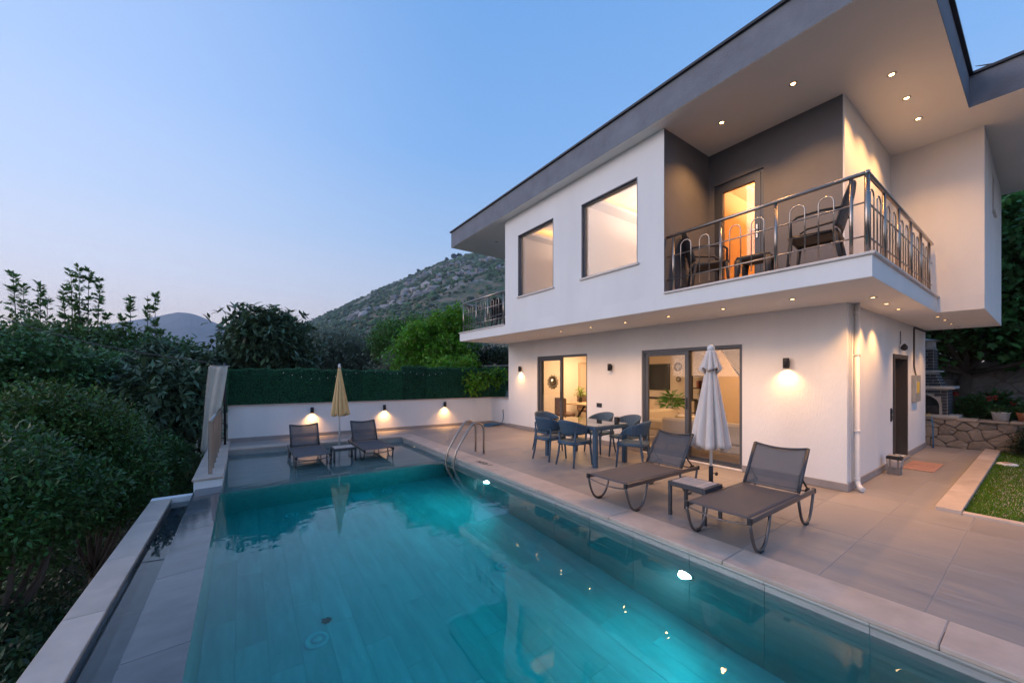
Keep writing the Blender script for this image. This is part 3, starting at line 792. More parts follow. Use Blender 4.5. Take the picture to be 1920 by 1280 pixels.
# string of unlit bulbs along the hedge
sl = thing('string_lights', 'string of small unlit white bulbs draped along the hedge', 'string lights', (3.0, wy(3.0), 1.75))
ctrl = [(.85, 1.74), (1.15, 1.66), (1.5, 1.58), (1.8, 1.58), (2.1, 1.64), (2.5, 1.72), (2.9, 1.77), (3.3, 1.775), (3.6, 1.72), (3.9, 1.74), (4.2, 1.77), (4.5, 1.70), (4.8, 1.69), (5.1, 1.73), (5.4, 1.76)]
pts = []
for i in range(len(ctrl) - 1):
    for k in range(3):
        u = k / 3; pts.append((ctrl[i][0] + (ctrl[i + 1][0] - ctrl[i][0]) * u, ctrl[i][1] + (ctrl[i + 1][1] - ctrl[i][1]) * u))
wpts = [(x, wy(x) - .03, z) for x, z in pts]
MB().tube(wpts, .0025, 5).build('wire', mat('green_wire', (.02, .05, .03), .6), sl, True)
bulb = MB().lathe([(0, -.018), (.008, -.013), (.010, -.005), (.007, .004), (.005, .009)], 10).mesh('bulb', mat('opal_bulb', (.85, .85, .82), .3))
for i in range(0, len(pts), 2):
    x, z = pts[i]; link(bulb, 'bulb', sl, (x - 3.0, wy(x) - .035 - wy(3.0), z - .012 - 1.75))

# ------------------------------------------------------------------ lamps
def wall_lamp(loc, rz, lab, energy, lit=True, group='cylinder wall lamps'):
    o = thing('wall_lamp', lab, 'wall lamp', loc, rz, group)          # faces -x in its own frame
    mb = MB().lathe([(.0, .085), (.038, .085), (.042, .08), (.042, -.075), (.036, -.075), (.034, -.05), (0, -.05)], 24, -.065, 0)
    bo = mb.build('body', m_lampbody, o)
    B(-.026, -.001, -.03, .03, -.05, .05, .004).build('wall_bracket', m_lampbody, o)
    if lit:
        MB().lathe([(0, -.0515), (.033, -.0515), (.033, -.058), (0, -.058)], 16, -.065, 0).build('lens', m_warmlens, bo)
        spot(o, (-.065, 0, -.062), energy * 1.35, R(125), 1.0, WARM, .012)
    return o
wall_lamp((HX, 9.42, 1.85), 0, 'lit cylinder wall lamp left of the dining room door', 13)
wall_lamp((HX, 5.9, 1.84), 0, 'unlit cylinder wall lamp between the two sliding doors', 0, False)
wall_lamp((HX, 2.38, 1.84), 0, 'lit cylinder wall lamp nearest the villa corner', 18)
ang = -PI / 2 - .0746
ang = PI / 2 - .0746
wall_lamp((1.52, wy(1.52), .71), ang, 'lit wall lamp behind the left lounger in the pool', 20)
wall_lamp((3.42, wy(3.42), .70), ang, 'lit wall lamp right of the yellow parasol', 20)
wall_lamp((5.31, wy(5.31), .72), ang, 'lit garden wall lamp nearest the blue hose', 20)
m_dimlens = mat('dim_warm_lens', (1, .8, .5), 0.4, emit=(1.0, 0.58, 0.24), estr=9.0)
def downlight(loc, lab, energy, lit=True, group='recessed ceiling spots', size=120):
    lens = m_warmlens if loc[2] > 4 else m_dimlens
    o = thing('ceiling_spot', lab, 'ceiling light', loc, 0, group)
    tr_ = MB().lathe([(.045, -.001), (.046, -.006), (.030, -.008), (.026, -.002)], 24).build('trim', m_chrome, o)
    if lit:
        MB().lathe([(.024, -.002), (.024, -.004), (0, -.004)], 18).build('lens', lens, tr_)
        spot(o, (0, 0, -.02), energy, R(size), .8, WARM, .02)
    else:
        MB().lathe([(.031, -.002), (.031, -.004), (0, -.004)], 18).build('lens', m_black, tr_)
Zd = ZT - .004
for x, y, e_, lab in [(5.97, 2.89, 68, 'lit eave spot above the balcony door'), (5.95, 1.96, 68, 'lit eave spot above the balcony armchair'),
                  (6.8, 1.17, 58, 'lit eave spot nearest the roof corner, first of three'), (7.55, 1.15, 58, 'lit eave spot, middle of the three beside the pier'), (8.3, 1.14, 58, 'lit eave spot, last of three before the block wall')]:
    downlight((x, y, Zd), lab, e_, True, 'spots under the roof eave')
downlight((5.97, 9.23, Zd), 'unlit eave spot above the far balcony', 0, False, 'spots under the roof eave')
Zl = ZS - .0035
names = ['first', 'second', 'third']
for i, (x, y) in enumerate([(6.81, 1.35), (7.57, 1.36), (8.34, 1.36)]):
    downlight((x, y, Zl), f'small ceiling spot above the side passage, {names[i]} from the downpipe', 55, True, 'spots over the side passage', 100)
for i, (x, y) in enumerate([(9.96, 1.13), (10.65, 1.12), (11.5, 1.13), (12.35, 1.13)]):
    downlight((x, y, Zl), f'small ceiling spot under the projecting block, {["nearest", "second", "third", "farthest"][i]} of four', 34, True, 'spots over the side passage', 100)
OV = ['above the near lounger', 'above the cream parasol', 'above the lounger by the dining table', 'above the near end of the dining table', 'above the far end of the dining table', 'right of the dining room door', 'in front of the dining room door', 'at the left post of the dining room door', 'nearest the far corner of the villa']
lab7 = ['above the near lounger', 'above the white parasol', 'above the second lounger', 'above the dining table', 'above the far chairs', 'right of the dining room door', 'left of the dining room door']
for i, y in enumerate([2.01, 2.92, 3.85, 4.77, 5.67, 6.6, 7.45, 8.33, 9.2]):
    downlight((6.07, y, Zl), 'small terrace overhang spot ' + OV[i], 30, True, 'spots over the terrace', 130)
hl = thing('hanging_lamp', 'small dark lamp hanging on the wall above the entrance door', 'lamp', (10.29, HY, 2.2))
MB().tube([(0, -.012, .30), (0, -.014, .05)], .006, 6).build('cord', m_black, hl)
MB().lathe([(.0, .06), (.02, .05), (.05, .0), (.045, -.05), (.02, -.07), (0, -.072)], 14, 0, -.062).build('shade', m_lampbody, hl)

# ------------------------------------------------------------------ railings
def rail_run(o, p0, p1, z0, posts, hoops, top=True):
    """straight balcony rail from p0 to p1 (xy); posts, hoops given as distances along it"""
    p0, p1 = Vector(p0), Vector(p1); d = (p1 - p0); Ln = d.length; d.normalize()
    at = lambda s, z: (p0.x + d.x * s, p0.y + d.y * s, z)
    for s in posts:
        mb = MB().tube([at(s, z0), at(s, z0 + .835)], .018, 14); mb.tube([at(s, z0), at(s, z0 + .012)], .034, 14); mb.build('post', m_steel, o, True)
    MB().tube([at(0, z0 + .86), at(Ln, z0 + .86)], .023, 14).build('top_rail', m_steel, o, True)
    for z in (.19, .55):
        MB().tube([at(0, z0 + z), at(Ln, z0 + z)], .009, 10).build('cross_rail', m_steel, o, True)
    for a, b in hoops:
        r = abs(b - a) / 2; c = (a + b) / 2; pts = [at(a, z0 + .06), at(a, z0 + .66)]
        pts += [at(c - r * math.cos(PI * k / 8) * (1 if b > a else -1), z0 + .66 + r * math.sin(PI * k / 8)) for k in range(1, 8)]
        pts += [at(b, z0 + .66), at(b, z0 + .06)]
        MB().tube(pts, .0075, 8).build('hoop', m_steel, o, True)
fr = thing('balcony_railing', 'stainless steel railing with hoops around the near balcony', 'railing', (5.42, 1.12, ZF))
yb = [3.35, 2.64, 1.97, 1.25]
hp = [(3.23, 3.07), (2.94, 2.80), (2.52, 2.38), (2.25, 2.10), (1.82, 1.67), (1.54, 1.40)]
rail_run(fr, (5.42, 3.46), (5.42, 1.12), ZF, [3.46 - q for q in yb], [(3.46 - a, 3.46 - b) for a, b in hp])
MB().lathe([(.0, ZF + .886), (.026, ZF + .88), (.026, ZF + .84), (0, ZF + .835)], 14, 5.42, 1.12).build('corner_joint', m_steel, fr, True)
MB().tube([(5.42, 1.12, ZF), (5.42, 1.12, ZF + .835)], .024, 14).build('post', m_steel, fr, True)
sp = [.72, 1.45, 2.18, 2.9, 3.6]
sh = []
for a, b in zip([0] + sp[:-1], sp):
    w_ = b - a; sh += [(a + w_ * .17, a + w_ * .37), (a + w_ * .57, a + w_ * .78)]
rail_run(fr, (5.42, 1.12), (9.26, 1.12), ZF, sp, sh)
br = thing('balcony_railing', 'stainless steel railing around the far balcony', 'railing', (5.42, 10.25, ZF))
rail_run(br, (5.42, 10.25), (5.42, 7.92), ZF, [.05, .82, 1.45, 2.2], [(.2, .34), (.48, .62), (.95, 1.08), (1.2, 1.33), (1.6, 1.73), (1.85, 1.98)])
rail_run(br, (5.42, 10.25), (9.0, 10.25), ZF, [.8, 1.5, 2.2, 2.9], [(.2, .34), (.48, .62), (.95, 1.08), (1.2, 1.33), (1.65, 1.78), (1.9, 2.03)])
pr_ = thing('pool_railing', 'short steel bar railing on the white kerb left of the shallow pool', 'railing', (-.45, 8.0, .03))
for y in (8.0, 8.5, 9.02, 9.55, 10.1, 10.67, 11.2):
    B(-.477, -.423, y - .02, y + .02, .03, .86, .006).build('post', m_steel, pr_, True)
MB().tube([(-.45, 7.95, .885), (-.45, 11.3, .885)], .026, 14).build('top_rail', m_steel, pr_, True)
MB().tube([(-.45, 7.95, .885), (-.45, 7.93, .885)], .03, 14).build('end_cap', m_steel, pr_, True)

# ------------------------------------------------------------------ loungers
def make_lounger():
    o = thing('sun_lounger', '', 'sun lounger', (0, 0, 0), 0, 'grey sling loungers')
    W = .30; zr = .335
    fm = MB()
    for s in (-1, 1):
        fm.box(0, 1.63, s * W - .016, s * W + .016, zr - .028, zr + .022, .006)
    fm.build('side_frame', m_lframe, o)
    MB().grid(lambda u, v: (.015 + 1.22 * u, (v - .5) * .585, zr + .024 - .012 * math.sin(PI * v) * (.6 + .4 * math.sin(PI * u))), 16, 10, .005).build('seat_sling', m_sling, o)
    for s in (-1, 1):
        for (xa, xb) in ((.01, .44), (1.16, 1.60)):
            pts = []
            for k in range(17):
                u = k / 16; x = xa + (xb - xa) * u
                c = (2 * u - 1)
                z = .018 + (zr - .03) * abs(c) ** 2.3 if abs(c) < 1 else zr - .01
                x2 = xa + (xb - xa) * (.5 + .5 * math.copysign(abs(c) ** .8, c)) if xa < 1 else xa + (xb - xa) * (.5 + .5 * math.copysign(abs(c) ** .8, c))
                pts.append((x2, s * (W - .0), z))
            lgo = MB().tube(pts, .0145, 10).build('leg', m_lframe, o)
            B((xa + xb) / 2 - .035, (xa + xb) / 2 + .035, s * W - .022, s * W + .022, 0, .02, .006).build('foot_pad', m_black, lgo)
    pts = [(.015 + .03 * math.sin(PI * k / 12), -W + 2 * W * k / 12, zr - .03 - .045 * math.sin(PI * k / 12)) for k in range(13)]
    MB().tube(pts, .009, 8).build('foot_bar', m_lframe, o)
    for x in (.46, 1.16): MB().tube([(x, -W, zr - .02), (x, W, zr - .02)], .009, 8).build('cross_bar', m_lframe, o)
    for s in (-1, 1):
        B(-.008, .025, s * W - .02, s * W + .02, zr - .032, zr + .028, .005).build('end_cap', m_black, o)
        B(1.60, 1.635, s * W - .019, s * W + .019, zr - .031, zr + .026, .005).build('end_cap', m_black, o)
    bx0, bz0, bx1, bz1 = 1.235, zr + .03, 1.535, .815
    d = Vector((bx1 - bx0, 0, bz1 - bz0)).normalized()
    for s in (-1, 1): MB().tube([(bx0, s * .275, bz0), (bx1, s * .275, bz1)], .015, 8, flat=(1.2, .8)).build('back_frame', m_tframe, o)
    pts = [(bx1 - d.x * .035 * math.sin(PI * k / 10), -.275 + .55 * k / 10, bz1 - d.z * .035 * math.sin(PI * k / 10)) for k in range(11)]
    MB().tube(pts, .012, 8).build('back_top_bar', m_tframe, o)
    MB().grid(lambda u, v: (bx0 + (bx1 - bx0) * u * .985, (v - .5) * .53, bz0 + (bz1 - bz0) * u * .985 - .035 * math.sin(PI * v) * u * .8), 10, 10, .003).build('back_sling', m_slingback, o)
    for s in (-1, 1):
        q = MB().tube([(bx0 + .12, s * .25, bz0 + .17), (bx0 + .33, s * .27, zr - .005)], .010, 8); q.box(bx0 + .24, bx0 + .33, s * .27 - .008, s * .27 + .008, zr - .01, zr + .035)
        q.build('back_strut', m_black, o)
    MB().tube([(bx0 + .28, -.29, zr), (bx0 + .28, .29, zr)], .009, 8).build('cross_bar', m_lframe, o)
    return o
lg = make_lounger()
put(lg, True, (3.72, 1.86, 0), 0, 'grey sling lounger on the terrace nearest the camera')
put(lg, False, (3.70, 3.21, 0), 0, 'grey sling lounger on the terrace between the white parasol and dining table')
put(lg, False, (1.12, 8.30, -.27), PI / 2, 'grey sling lounger standing in the pool, left of the yellow parasol')
put(lg, False, (2.37, 8.28, -.27), PI / 2 - .02, 'grey sling lounger standing in the pool, right of the yellow parasol')

def make_side_table():
    o = thing('side_table', '', 'table', (0, 0, 0), 0, 'slatted side tables')
    a, b, h = .19, .225, .40
    f = MB(); f.box(-a, a, -b, -b + .03, h - .05, h, .003); f.box(-a, a, b - .03, b, h - .05, h, .003); f.box(-a, -a + .03, -b + .03, b - .03, h - .05, h, .003); f.box(a - .03, a, -b + .03, b - .03, h - .05, h, .003)
    f.build('table_frame', m_tframe, o)
    lm = B(-.018, .018, -.018, .018, 0, h - .05, .003).mesh('leg', m_tframe)
    for sx in (-1, 1):
        for sy in (-1, 1): link(lm, 'leg', o, (sx * (a - .018), sy * (b - .018), 0))
    n_ = 7; wd = (2 * b - .066) / n_
    sm = B(-a + .032, a - .032, -wd / 2 + .003, wd / 2 - .003, h - .018, h + .006, .003).mesh('slat', m_slat)
    for k in range(n_): link(sm, 'slat', o, (0, -b + .033 + (k + .5) * wd, 0))
    return o
st = make_side_table()
put(st, True, (4.32, 2.40, 0), 0, 'slatted side table between the two terrace loungers')
put(st, False, (1.74, 8.72, -.27), PI / 2, 'slatted side table standing in the pool between two loungers')

# ------------------------------------------------------------------ parasols
def make_parasol(name, label, loc, H, hemz, r0, m, polem, folds, vent, seed, base=True):
    rr = random.Random(seed)
    o = thing(name, label, 'parasol', loc)
    MB().tube([(0, 0, .02), (0, 0, H - .02)], .019, 12).build('pole', polem, o)
    ph = [rr.uniform(-.25, .25) for _ in range(folds)]; dp = [rr.uniform(.7, 1.15) for _ in range(folds)]
    nseg = folds * 10
    def ring(u, top, bot, ra, rb, hem):
        out = []
        for k in range(nseg + 1):
            a = 2 * PI * k / nseg; f = a / (2 * PI) * folds; i = int(f) % folds; fr = f - int(f)
            lobe = abs(math.sin(PI * fr)) ** .7
            depth = (.62 * dp[i] * lobe - .30)
            rad = ra + (rb - ra) * u ** .95
            r_ = rad * (1 + depth * min(1, .25 + u))
            an = a + ph[i] * lobe * .35 * u + .5 * u * 0
            z = top + (bot - top) * u
            if hem: z += u ** 6 * (.06 * lobe * dp[i] - .03 + .025 * math.sin(5 * a))
            out.append((r_ * math.cos(an), r_ * math.sin(an), z))
        return out
    def skirt_(top, bot, ra, rb, hem, nu):
        rows = [ring(i / nu, top, bot, ra, rb, hem) for i in range(nu + 1)]
        return MB().grid(lambda u, v: rows[round(u * nu)][round(v * nseg)], nu, nseg, .003)
    skirt_(H - .06, hemz, .028, r0, True, 22).build('canopy', m, o)
    if vent: skirt_(H - .045, H - .34, .05, .115, True, 6).build('vent_flap', m, o)
    MB().lathe([(.0, H + .03), (.02, H + .028), (.05, H - .0), (.05, H - .03), (.036, H - .055), (0, H - .056)] if vent else [(0, H + .05), (.012, H + .04), (.03, H - .02), (.03, H - .06), (0, H - .061)], 16).build('finial', m_pvc, o)
    for k in range(8):
        a = 2 * PI * k / 8 + .2
        MB().tube([(.03 * math.cos(a), .03 * math.sin(a), H - .1), (r0 * .6 * math.cos(a), r0 * .6 * math.sin(a), hemz + .08)], .006, 5).build('rib', m_pvc, o)
    if base:
        B(-.24, .24, -.24, .24, 0, .035, .01).build('base_plate', m_black, o)
        MB().tube([(0, 0, .03), (0, 0, .36)], .029, 14).build('sleeve', m_black, o)
        kb = MB().tube([(0, -.03, .26), (0, -.07, .26)], .006, 8); kb.tube([(0, -.07, .26), (0, -.085, .26)], .026, 12); kb.build('knob', m_black, o)
    else:
        MB().lathe([(.06, 0), (.06, .02), (.03, .03), (.028, .12), (0, .121)], 16).build('socket', m_steel, o)
    return o
m_cream = mat('cream_canvas', (.82, .72, .65), .9, var=.05, scale=6, trans=.12)
m_yel = mat('faded_yellow_canvas', (.92, .60, .27), .9, var=.10, scale=3, trans=.15)
make_parasol('parasol', 'closed cream parasol with a vent flap beside the sliding door', (5.47, 2.80, 0), 2.06, .62, .20, m_cream, m_pvc, 8, True, 3)
make_parasol('parasol', 'closed yellow parasol between the loungers in the shallow pool', (1.86, 9.75, -.27), 2.16, .98, .17, m_yel, m_pvc, 10, False, 8, False)

# ------------------------------------------------------------------ dining table and chairs on the terrace
dt = thing('dining_table', 'slate blue outdoor dining table with a glass top', 'table', (5.55, 5.35, 0))
tx0, tx1, ty0, ty1 = -.45, .45, -.70, .70
f = MB(); f.box(tx0, tx1, ty0, ty0 + .08, .66, .735, .008); f.box(tx0, tx1, ty1 - .08, ty1, .66, .735, .008); f.box(tx0, tx0 + .08, ty0 + .08, ty1 - .08, .66, .735, .008); f.box(tx1 - .08, tx1, ty0 + .08, ty1 - .08, .66, .735, .008)
f.build('apron', m_bluewicker, dt)
for sx in (0, 1):
    for sy in (0, 1):
        x, y = (tx0 + .005 if sx == 0 else tx1 - .085), (ty0 + .005 if sy == 0 else ty1 - .085)
        B(x, x + .08, y, y + .08, 0, .659, .01).build('leg', m_bluewicker, dt)
B(tx0 + .01, tx1 - .01, ty0 + .01, ty1 - .01, .737, .743).build('glass_top', m_table_glass, dt)
gb_ = thing('candle_jar', 'small dark square jar standing on the glass dining table', 'jar', (5.86, 4.80, .7435))
B(-.04, .04, -.04, .04, 0, .10, .008).build('jar_body', m_black, gb_); B(-.042, .042, -.042, .042, .1005, .112, .004).build('jar_rim', m_lampbody, gb_)
def make_chair(m):
    o = thing('terrace_chair', '', 'chair', (0, 0, 0), 0, 'slate blue terrace chairs')     # faces +x
    def seatfn(u, v):
        a = (u - .5); b = (v - .5)
        return (.46 * a, (.45 - .05 * (.5 - a)) * b, .445 + .012 * (a * a + b * b) * 4 - .008)
    s = MB().grid(seatfn, 8, 8, .022); s.build('seat', m, o)
    s = MB()
    s.tube([(-.22, -.19, .415), (.22, -.215, .415), (.235, 0, .413), (.22, .215, .415), (-.22, .19, .415), (-.235, 0, .415), (-.22, -.19, .415)], .024, 8); s.build('seat_rail', m, o)
    def shell(u, v):
        th = (u - .5) * R(235)
        c = math.cos(th * .76)
        r = .255 + .03 * v + .0045 * math.sin(u * 2 * PI * 26)
        top = .61 + .235 * max(0, math.cos((u - .5) * PI)) ** .62
        bot = .575 + .03 * abs(u - .5) * 2 - .015 * math.cos((u - .5) * PI)
        z = bot + (top - bot) * v
        return (-r * math.cos(th) * .98 + .02 - .05 * v * max(0, math.cos(th)), r * math.sin(th) * 1.0, z)
    MB().grid(shell, 156, 6, -.014).build('back_shell', m, o)
    for s_ in (-1, 1):
        MB().tube([(.205, s_ * .205, .43), (.225, s_ * .215, .2), (.24, s_ * .225, 0)], [.021, .02, .015], 8).build('leg', m, o)
        MB().tube([(-.19, s_ * .20, .62), (-.185, s_ * .185, .43), (-.215, s_ * .2, .2), (-.255, s_ * .22, 0)], [.016, .02, .019, .015], 8).build('leg', m, o)
        MB().tube([(.115, s_ * .243, .62), (.19, s_ * .235, .56), (.205, s_ * .205, .43)], .015, 8).build('arm', m, o)
        MB().tube([(.2, s_ * .205, .38), (.12, s_ * .2, .40)], .009, 6).build('brace', m, o)
    MB().lathe([(0, 0), (.013, 0), (.013, .003), (0, .003)], 12).build('maker_badge', mat('badge_orange', (.65, .22, .05), .5), o, loc=(-.245, 0, .418)).rotation_euler = (0, -PI / 2, 0)
    return o
ch = make_chair(m_bluewicker)
cs = [(4.98, 5.75, .12, 'slate blue terrace chair on the pool side of the table, farther one'), (5.02, 5.10, .05, 'slate blue terrace chair on the pool side of the table, nearer one'),
      (5.78, 4.36, PI / 2 + .35, 'slate blue terrace chair at the near end of the dining table'), (5.50, 6.42, -PI / 2 - .05, 'slate blue terrace chair at the far end of the dining table'),
      (6.30, 5.62, PI, 'slate blue terrace chair on the house side of the table, farther one'), (6.32, 4.95, PI - .1, 'slate blue terrace chair on the house side of the table, nearer one')]
for i, (x, y, a, lab) in enumerate(cs): put(ch, i == 0, (x, y, 0), a, lab)

# ------------------------------------------------------------------ balcony furniture
def make_armchair(m):
    o = thing('balcony_armchair', '', 'chair', (0, 0, 0), 0, 'dark woven balcony armchairs')
    MB().grid(lambda u, v: (-.23 + .47 * u, (v - .5) * .47, .43 - .02 * math.sin(PI * v) + .015 * u), 8, 8, .02).build('seat', m, o)
    MB().tube([(-.22, -.225, .40), (.23, -.235, .415), (.23, .235, .415), (-.22, .225, .40), (-.22, -.225, .40)], .024, 8).build('seat_rail', m, o)
    def back(u, v):
        w = .235 * (1 - .30 * max(0, (u - .6) / .4) ** 2)
        return (-.22 - .13 * u - .03 * math.cos((v - .5) * PI) * (1 - u * .3), (v - .5) * 2 * w, .46 + .53 * u - .05 * abs(2 * v - 1) ** 3 * u)
    MB().grid(back, 12, 12, .02).build('backrest', m, o)
    for s_ in (-1, 1):
        MB().tube([(.21, s_ * .235, .42), (.25, s_ * .245, 0)], [.024, .017], 8).build('leg', m, o)
        MB().tube([(-.20, s_ * .225, .42), (-.27, s_ * .24, 0)], [.024, .017], 8).build('leg', m, o)
        MB().tube([(-.29, s_ * .22, .66), (-.1, s_ * .27, .665), (.14, s_ * .275, .65), (.215, s_ * .265, .60), (.215, s_ * .24, .42)], .017, 8).build('arm', m, o)
    return o
ac = make_armchair(m_brownwicker)
put(ac, True, (5.84, 1.68, ZF - .01), PI / 2 + .12, 'dark woven armchair near the balcony corner post')
put(ac, False, (5.95, 3.10, ZF - .01), -.9, 'dark woven armchair in the balcony corner by the grey wall')
put(ac, False, (6.1, 9.1, ZF - .01), -PI / 2, 'dark woven armchair on the far balcony, near its left end')
put(ac, False, (6.3, 8.35, ZF - .01), PI / 2 + .4, 'dark woven armchair on the far balcony, next to the bedroom wall')
def make_low_table(m):
    o = thing('balcony_table', '', 'table', (0, 0, 0), 0, 'dark woven balcony tables')
    B(-.21, .21, -.21, .21, .36, .42, .02).build('table_top', m, o)
    for sx in (-1, 1):
        for sy in (-1, 1):
            MB().tube([(sx * .18, sy * .18, .37), (sx * .19, sy * .19, .2), (sx * .205, sy * .205, 0)], [.05, .038, .03], 6).build('leg', m, o)
    return o
lt = make_low_table(m_brownwicker)
put(lt, True, (6.05, 2.45, ZF - .01), .15, 'low dark woven table in front of the balcony door')
put(lt, False, (5.95, 8.72, ZF - .01), 0, 'low dark woven table on the far balcony')

# ------------------------------------------------------------------ ladder, hose, bin and other terrace things
ld = thing('pool_ladder', 'pair of curved stainless steel pool handrails with submerged steps', 'ladder', (3.7, 7.1, 0))
for y in (7.22, 6.88):
    pts = [(4.13, y, .0), (4.13, y, .50)]
    pts += [(3.955 + .175 * math.cos(a), y, .50 + .17 * math.sin(a)) for a in [PI * k / 10 for k in range(1, 8)]]
    pts += [(3.68, y, .42), (3.50, y, .14), (3.44, y, -.02), (3.42, y, -.2), (3.42, y, -1.05)]
    MB().tube(pts, .021, 12).build('handrail', m_steel, ld, True)
    MB().lathe([(.045, .004), (.045, .012), (.026, .022)], 16, 4.13, y).build('floor_flange', m_steel, ld, True)
for z in (-.42, -.68, -.94): B(3.36, 3.46, 6.90, 7.20, z - .012, z + .012, .004).build('step', m_steel, ld, True)
m_hose = mat('blue_hose', (.03, .13, .26), .45)
hs = thing('garden_hose', 'coiled blue hose on the terrace beside the garden wall', 'hose', (6.66, 10.55, 0))
pts = []
for k in range(260):
    a = k * .145; r = .22 + .05 * math.sin(k * .31) + .03 * math.sin(k * .117)
    pts.append((r * 1.1 * math.cos(a) - .02, r * .7 * math.sin(a), .014 + .06 * k / 260))
pts += [(.30, -.1, .06), (.345, -.12, .2), (.35, -.13, .35), (.35, -.12, .45)]
MB().tube(pts, .011, 7).build('hose_coil', m_hose, hs)
tp = MB().tube([(.369, -.12, .50), (.335, -.12, .50), (.33, -.12, .45)], .012, 8); tp.box(.335, .36, -.15, -.09, .52, .53); tp.build('tap', m_steel, hs)
h2 = thing('wall_tap', 'brass tap with a blue hose at the far corner of the side wall', 'tap', (12.86, HY, .5))
t_ = MB().tube([(0, -.001, .25), (0, -.08, .25), (0, -.1, .21)], .012, 8); t_.box(-.04, .04, -.075, -.055, .28, .29); t_.build('tap_body', mat('brass', (.55, .38, .15), .35, 1), h2)
MB().tube([(0, -.1, .22), (.01, -.12, 0), (-.02, -.13, -.3), (.0, -.13, -.49), (.05, -.10, -.485)], .012, 8).build('hose_end', m_hose, h2)
bn = thing('waste_bin', 'small grey pedal bin with a plastic liner beside the entrance', 'bin', (8.92, 1.50, 0))
def binfn(r0, r1, z0, z1, m, nm):
    mb = MB(); V = []
    for (r, z) in ((r0, z0), (r1, z1)):
        V += [(-r * .9, -r, z), (r * .9, -r, z), (r * .9, r, z), (-r * .9, r, z)]
    mb.add(V, [(3, 2, 1, 0), (4, 5, 6, 7), (0, 1, 5, 4), (1, 2, 6, 5), (2, 3, 7, 6), (3, 0, 4, 7)]); return mb.build(nm, m, bn)
binfn(.075, .09, 0.002, .25, mat('grey_bin', (.20, .195, .20), .5), 'bin_body')
lin = mat('bin_liner', (.55, .53, .54), .25, trans=.35)
MB().grid(lambda u, v: ((.082 + .009 * u + .006 * math.sin(v * 40)) * math.cos(2 * PI * v) * (1 / max(abs(math.cos(2 * PI * v)), abs(math.sin(2 * PI * v)))) * .93, (.082 + .009 * u + .006 * math.sin(v * 31)) * math.sin(2 * PI * v) / max(abs(math.cos(2 * PI * v)), abs(math.sin(2 * PI * v))), .15 + .10 * u - .05 * abs(math.sin(v * 9)) * (1 - u)), 4, 60, .001).build('liner', lin, bn)
binfn(.093, .09, .252, .30, m_black, 'bin_rim')
l_ = B(-.07, .07, -.075, .075, .301, .322, .012); l_.build('swing_lid', mat('grey_lid', (.26, .25, .25), .45), bn)
for i, (x0, x1) in enumerate(((9.58, 10.08), (10.09, 10.60))):
    mt = thing('door_mat', ('coral rubber mat tile in front of the entrance, left half', 'coral rubber mat tile in front of the entrance, right half')[i], 'mat', ((x0 + x1) / 2, 1.33, .001), 0, 'mat tiles')
    B(-.25, .25, -.20, .20, 0, .010, .004).build('mat_body', mat('coral_rubber', (.46, .25, .19), .85, bump=.4, bscale=90), mt)
    for k in range(9): B(-.24, .24, -.19 + k * .043, -.165 + k * .043, .0105, .013).build('rib', MATS['coral_rubber'], mt)
# rolled canvas hanging at the end of the hedge
cv = thing('canvas_screen', 'cream canvas side screen hanging gathered beside the pool railing', 'screen', (-.52, 11.05, 0))
m_canvas = mat('ecru_canvas', (.66, .58, .48), .9, var=.06, scale=5, trans=.1)
def canv(x0, x1, dx, ph, y0):
    def fn(u, v):
        w = 1 - .08 * v; xc = (x0 + x1) / 2 + dx * v
        return (xc + (u - .5) * (x1 - x0) * w * (1 + .05 * math.sin(v * 6)), y0 + .022 * math.sin(u * 9 + ph + v * 1.2) + .03 * math.sin(u * 4 + ph), 1.86 - 1.93 * v - .05 * math.sin(u * 4 + ph) * v)
    return MB().grid(fn, 26, 24, .004)
canv(-.66, -.42, -.16, 0, 11.15).build('canvas_fold', m_canvas, cv, True)
canv(-.52, -.30, -.24, 1.7, 11.08).build('canvas_fold', m_canvas, cv, True)
MB().tube([(-.36, 11.2, -.05), (-.36, 11.2, 1.95)], .025, 10).build('post', m_lampbody, cv, True)
MB().tube([(-.64, 11.1, 1.87), (-.26, 11.05, 1.87)], .013, 8).build('hanger', m_steel, cv, True)
cb = MB()
pts = [Vector((-.42, 11.1, 1.92)).lerp(Vector((-7.6, 16.5, 4.6)), k / 20) for k in range(21)]
pts = [(p.x, p.y, p.z - .5 * math.sin(PI * k / 20)) for k, p in enumerate(pts)]
tag(cb.tube(pts, .012, 6).build('overhead_cable', m_black), 'thin dark cable running from the canvas screen into the trees', 'cable')
# ------------------------------------------------------------------ things inside the rooms
m_linen = mat('linen_upholstery', (.52, .46, .40), .9, var=.06, scale=20)
m_brownseat = mat('brown_upholstery', (.16, .105, .08), .8, var=.1, scale=10)
m_wood = mat('table_wood', (.50, .36, .24), .4, var=.15, scale=4, stretch=(1, 6, 1))
m_leafin = mat('indoor_leaf', (.10, .24, .05), .5, island=.35, hue=.03, trans=.3)
mi = thing('sunburst_mirror', 'round sunburst mirror on the dining room wall', 'mirror', (8.73, 9.91, 1.43))
q = MB().lathe([(0, .0), (.14, 0), (.14, .012), (0, .012)], 28).build('mirror_glass', mat('mirror_silver', (.5, .5, .5), .05, 1), mi); q.rotation_euler = (PI / 2, 0, 0)
for k in range(24):
    a = 2 * PI * k / 24; r1 = .25 if k % 2 else .22
    MB().tube([(.13 * math.cos(a), -.006, .13 * math.sin(a)), (r1 * math.cos(a), -.006, r1 * math.sin(a))], [.014, .018], 6).build('ray', mat('pewter', (.20, .19, .18), .4, .7), mi)
it = thing('indoor_table', 'wooden dining table behind the open sliding door', 'table', (9.3, 8.55, .02))
B(-.85, .85, -.5, .5, .71, .75, .01).build('table_top', m_wood, it)
